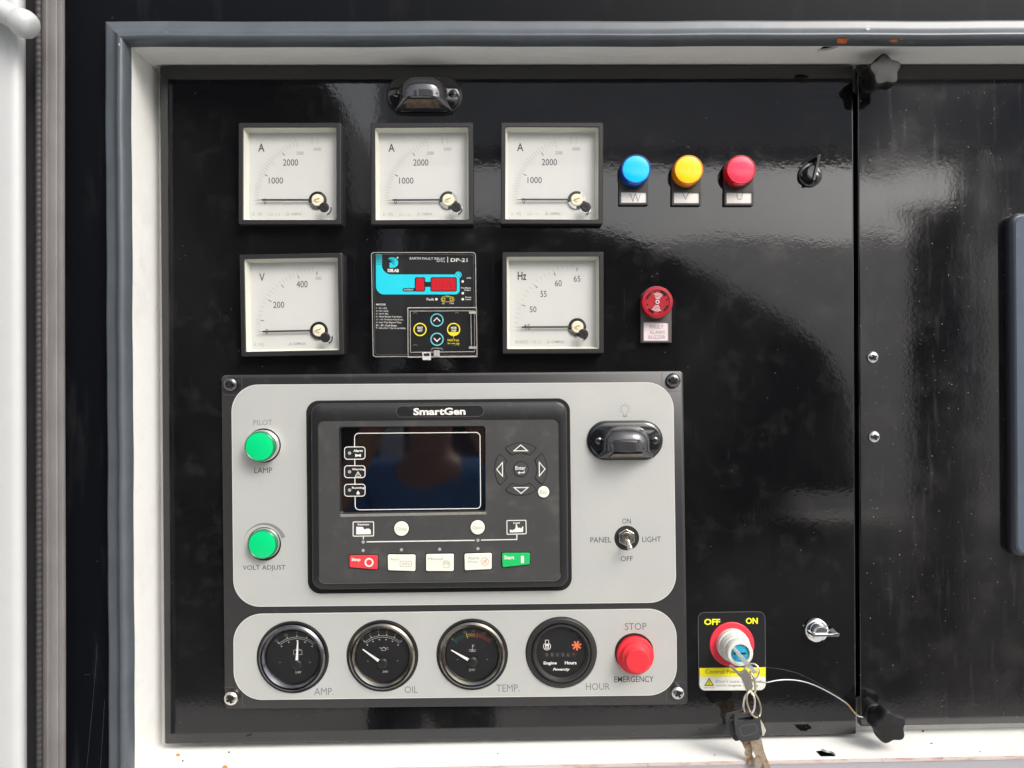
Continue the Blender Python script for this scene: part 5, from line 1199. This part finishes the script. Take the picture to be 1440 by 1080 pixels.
wbox('post', 0, -.1, 0, b[0]-a[0], .1, a[2], M_NV, root, .008); wbox('cap', -.02, -.12, a[2], b[0]-a[0]+.02, .12, a[2]+.03, M_NV, root)
wbox('latch_plate', b[0]-a[0], -.08, .95, b[0]-a[0]+.24, -.05, 1.27, M_NV, root)

# ------------------------------------------------------------------ the photographer, mirrored in the dark screen
PX, PY = -.235, -1.50
root = bpy.data.objects.new('person', None); COL.objects.link(root); root.location = (PX, PY, 0)
tag(root, 'person in a blue polo shirt and dark trousers holding up a phone', 'person')
def skin(name, verts, edges, radii, m_, levels=1, parent=None, rootv=0):
    me = bpy.data.meshes.new(name); me.from_pydata(verts, edges, []); o = bpy.data.objects.new(name, me); COL.objects.link(o); o.parent = parent
    md = o.modifiers.new('skin', 'SKIN'); md.use_smooth_shade = True
    if not me.skin_vertices: me.skin_vertices.new() if hasattr(me.skin_vertices, 'new') else None
    for i, r in enumerate(radii):
        me.skin_vertices[0].data[i].radius = (r, r) if not isinstance(r, tuple) else r
        me.skin_vertices[0].data[i].use_root = (i == rootv)
    sd = o.modifiers.new('subdivision', 'SUBSURF'); sd.levels = levels; sd.render_levels = levels+1
    dg = bpy.context.evaluated_depsgraph_get(); m2_ = bpy.data.meshes.new_from_object(o.evaluated_get(dg))
    o.modifiers.clear(); o.data = m2_; m2_.materials.clear(); m2_.materials.append(m_); m2_.shade_smooth(); m2_.name = name
    return o
M_SKIN = mat('skin', (.30, .155, .105), .5); M_SHIRT = mat("blue_cotton", (.045, .17, .42), .85, var=.15, varscale=25, bump=[(14, .01, 3, (1, 1, .3))]); M_TROU = mat('dark_trousers', (.02, .022, .03), .85); M_HAIR = mat('dark_hair', (.012, .010, .009), .5)
HEADV = [(0, 0, 1.50), (0, .02, 1.57), (0, .03, 1.66), (0, .01, 1.73)]
body_v = [(0, 0, .95), (0, 0, 1.12), (0, 0, 1.30), (0, 0, 1.42), (0, 0, 1.50), (0, .02, 1.58), (0, .025, 1.66), (0, .01, 1.72)]
body_e = [(i, i+1) for i in range(7)]; body_r = [(.15, .11), (.14, .10), (.16, .11), (.13, .09), .055, (.072, .085), (.078, .098), (.06, .075)]
def limb(v, r, frm):
    b0 = len(body_v); body_v.extend(v); body_r.extend(r); body_e.append((frm, b0)); body_e.extend((b0+i, b0+i+1) for i in range(len(v)-1))
    return b0+len(v)-1
PH = (.02, .36, 1.70)   # phone centre, local
for sg in (-1, 1):
    limb([(sg*.10, 0, .88), (sg*.11, .01, .50), (sg*.11, -.01, .10), (sg*.12, .10, .04)], [.085, .058, .042, .038], 0)
    e = limb([(sg*.17, 0, 1.42), (sg*.30, .08, 1.27), (PH[0]+sg*.115, .30, PH[2]-.08), (PH[0]+sg*.085, PH[1]-.01, PH[2]-.04)], [.055, .042, .030, .028], 3)
    for k_, (dz, ln) in enumerate(((.030, .050), (.012, .058), (-.006, .055), (-.024, .045))):
        limb([(PH[0]+sg*.080, PH[1]+.012, PH[2]-.03+dz), (PH[0]+sg*(.080-.022), PH[1]+.020, PH[2]-.03+dz), (PH[0]+sg*(.080-ln), PH[1]+.016, PH[2]-.03+dz)], [.010, .009, .0075], e)
    limb([(PH[0]+sg*.075, PH[1]-.022, PH[2]-.055), (PH[0]+sg*.05, PH[1]-.020, PH[2]-.04)], [.011, .009], e)
skin('body', body_v, body_e, body_r, M_SKIN, 1, root)
sh_v = [(0, 0, .90), (0, 0, 1.12), (0, 0, 1.30), (0, 0, 1.42), (0, 0, 1.495), (-.17, 0, 1.425), (-.275, .06, 1.31), (.17, 0, 1.425), (.275, .06, 1.31)]
skin('shirt', sh_v, [(0, 1), (1, 2), (2, 3), (3, 4), (3, 5), (5, 6), (3, 7), (7, 8)], [(.175, .13), (.165, .12), (.18, .13), (.155, .11), (.075, .075), (.072, .072), (.068, .068), (.072, .072), (.068, .068)], M_SHIRT, 1, root)
tr_v = [(0, 0, .94), (-.10, 0, .86), (-.11, .01, .50), (-.11, -.01, .09), (.10, 0, .86), (.11, .01, .50), (.11, -.01, .09)]
skin('trousers', tr_v, [(0, 1), (1, 2), (2, 3), (0, 4), (4, 5), (5, 6)], [(.16, .12), .105, .08, .065, .105, .08, .065], M_TROU, 1, root)
skin('hair', [(0, -.035, 1.64), (0, -.02, 1.72), (0, .03, 1.775)], [(0, 1), (1, 2)], [(.085, .075), (.090, .085), (.06, .055)], M_HAIR, 1, root)
for sg in (-1, 1):
    for nm, p_, sc_, m_ in (('eye', (sg*.032, .108, 1.665), (.014, .010, .010), mat('eye_white', (.75, .73, .7), .2)), ('ear', (sg*.082, .0, 1.65), (.012, .02, .032), M_SKIN), ('shoe', (sg*.12, .07, .045), (.05, .14, .045), M_HAIR)):
        m_2 = bpy.data.meshes.new(nm); bm = bmesh.new(); bmesh.ops.create_uvsphere(bm, u_segments=16, v_segments=10, radius=1)
        for v in bm.verts: v.co = Vector((v.co.x*sc_[0]+p_[0], v.co.y*sc_[1]+p_[1], v.co.z*sc_[2]+p_[2]))
        bm.to_mesh(m_2); bm.free(); m_2.materials.append(m_); m_2.shade_smooth(); o = bpy.data.objects.new(nm, m_2); COL.objects.link(o); o.parent = root
skin('nose', [(0, .118, 1.665), (0, .134, 1.635)], [(0, 1)], [.009, .014], M_SKIN, 1, root)
wbox('mouth', -.024, .108, 1.598, .024, .120, 1.606, mat('lips', (.35, .12, .11), .5), root, .003)
ph = bpy.data.objects.new('phone', None); COL.objects.link(ph); ph.location = (PX+PH[0], PY+PH[1], PH[2]); tag(ph, 'black phone held level in the hands of the person', 'phone')
wbox('phone_body', -.08, -.004, -.038, .08, .004, .038, M_BLACKG, ph, .003)
wbox('camera_bump', .045, .004, .005, .072, .007, .032, M_LCD, ph, .001)
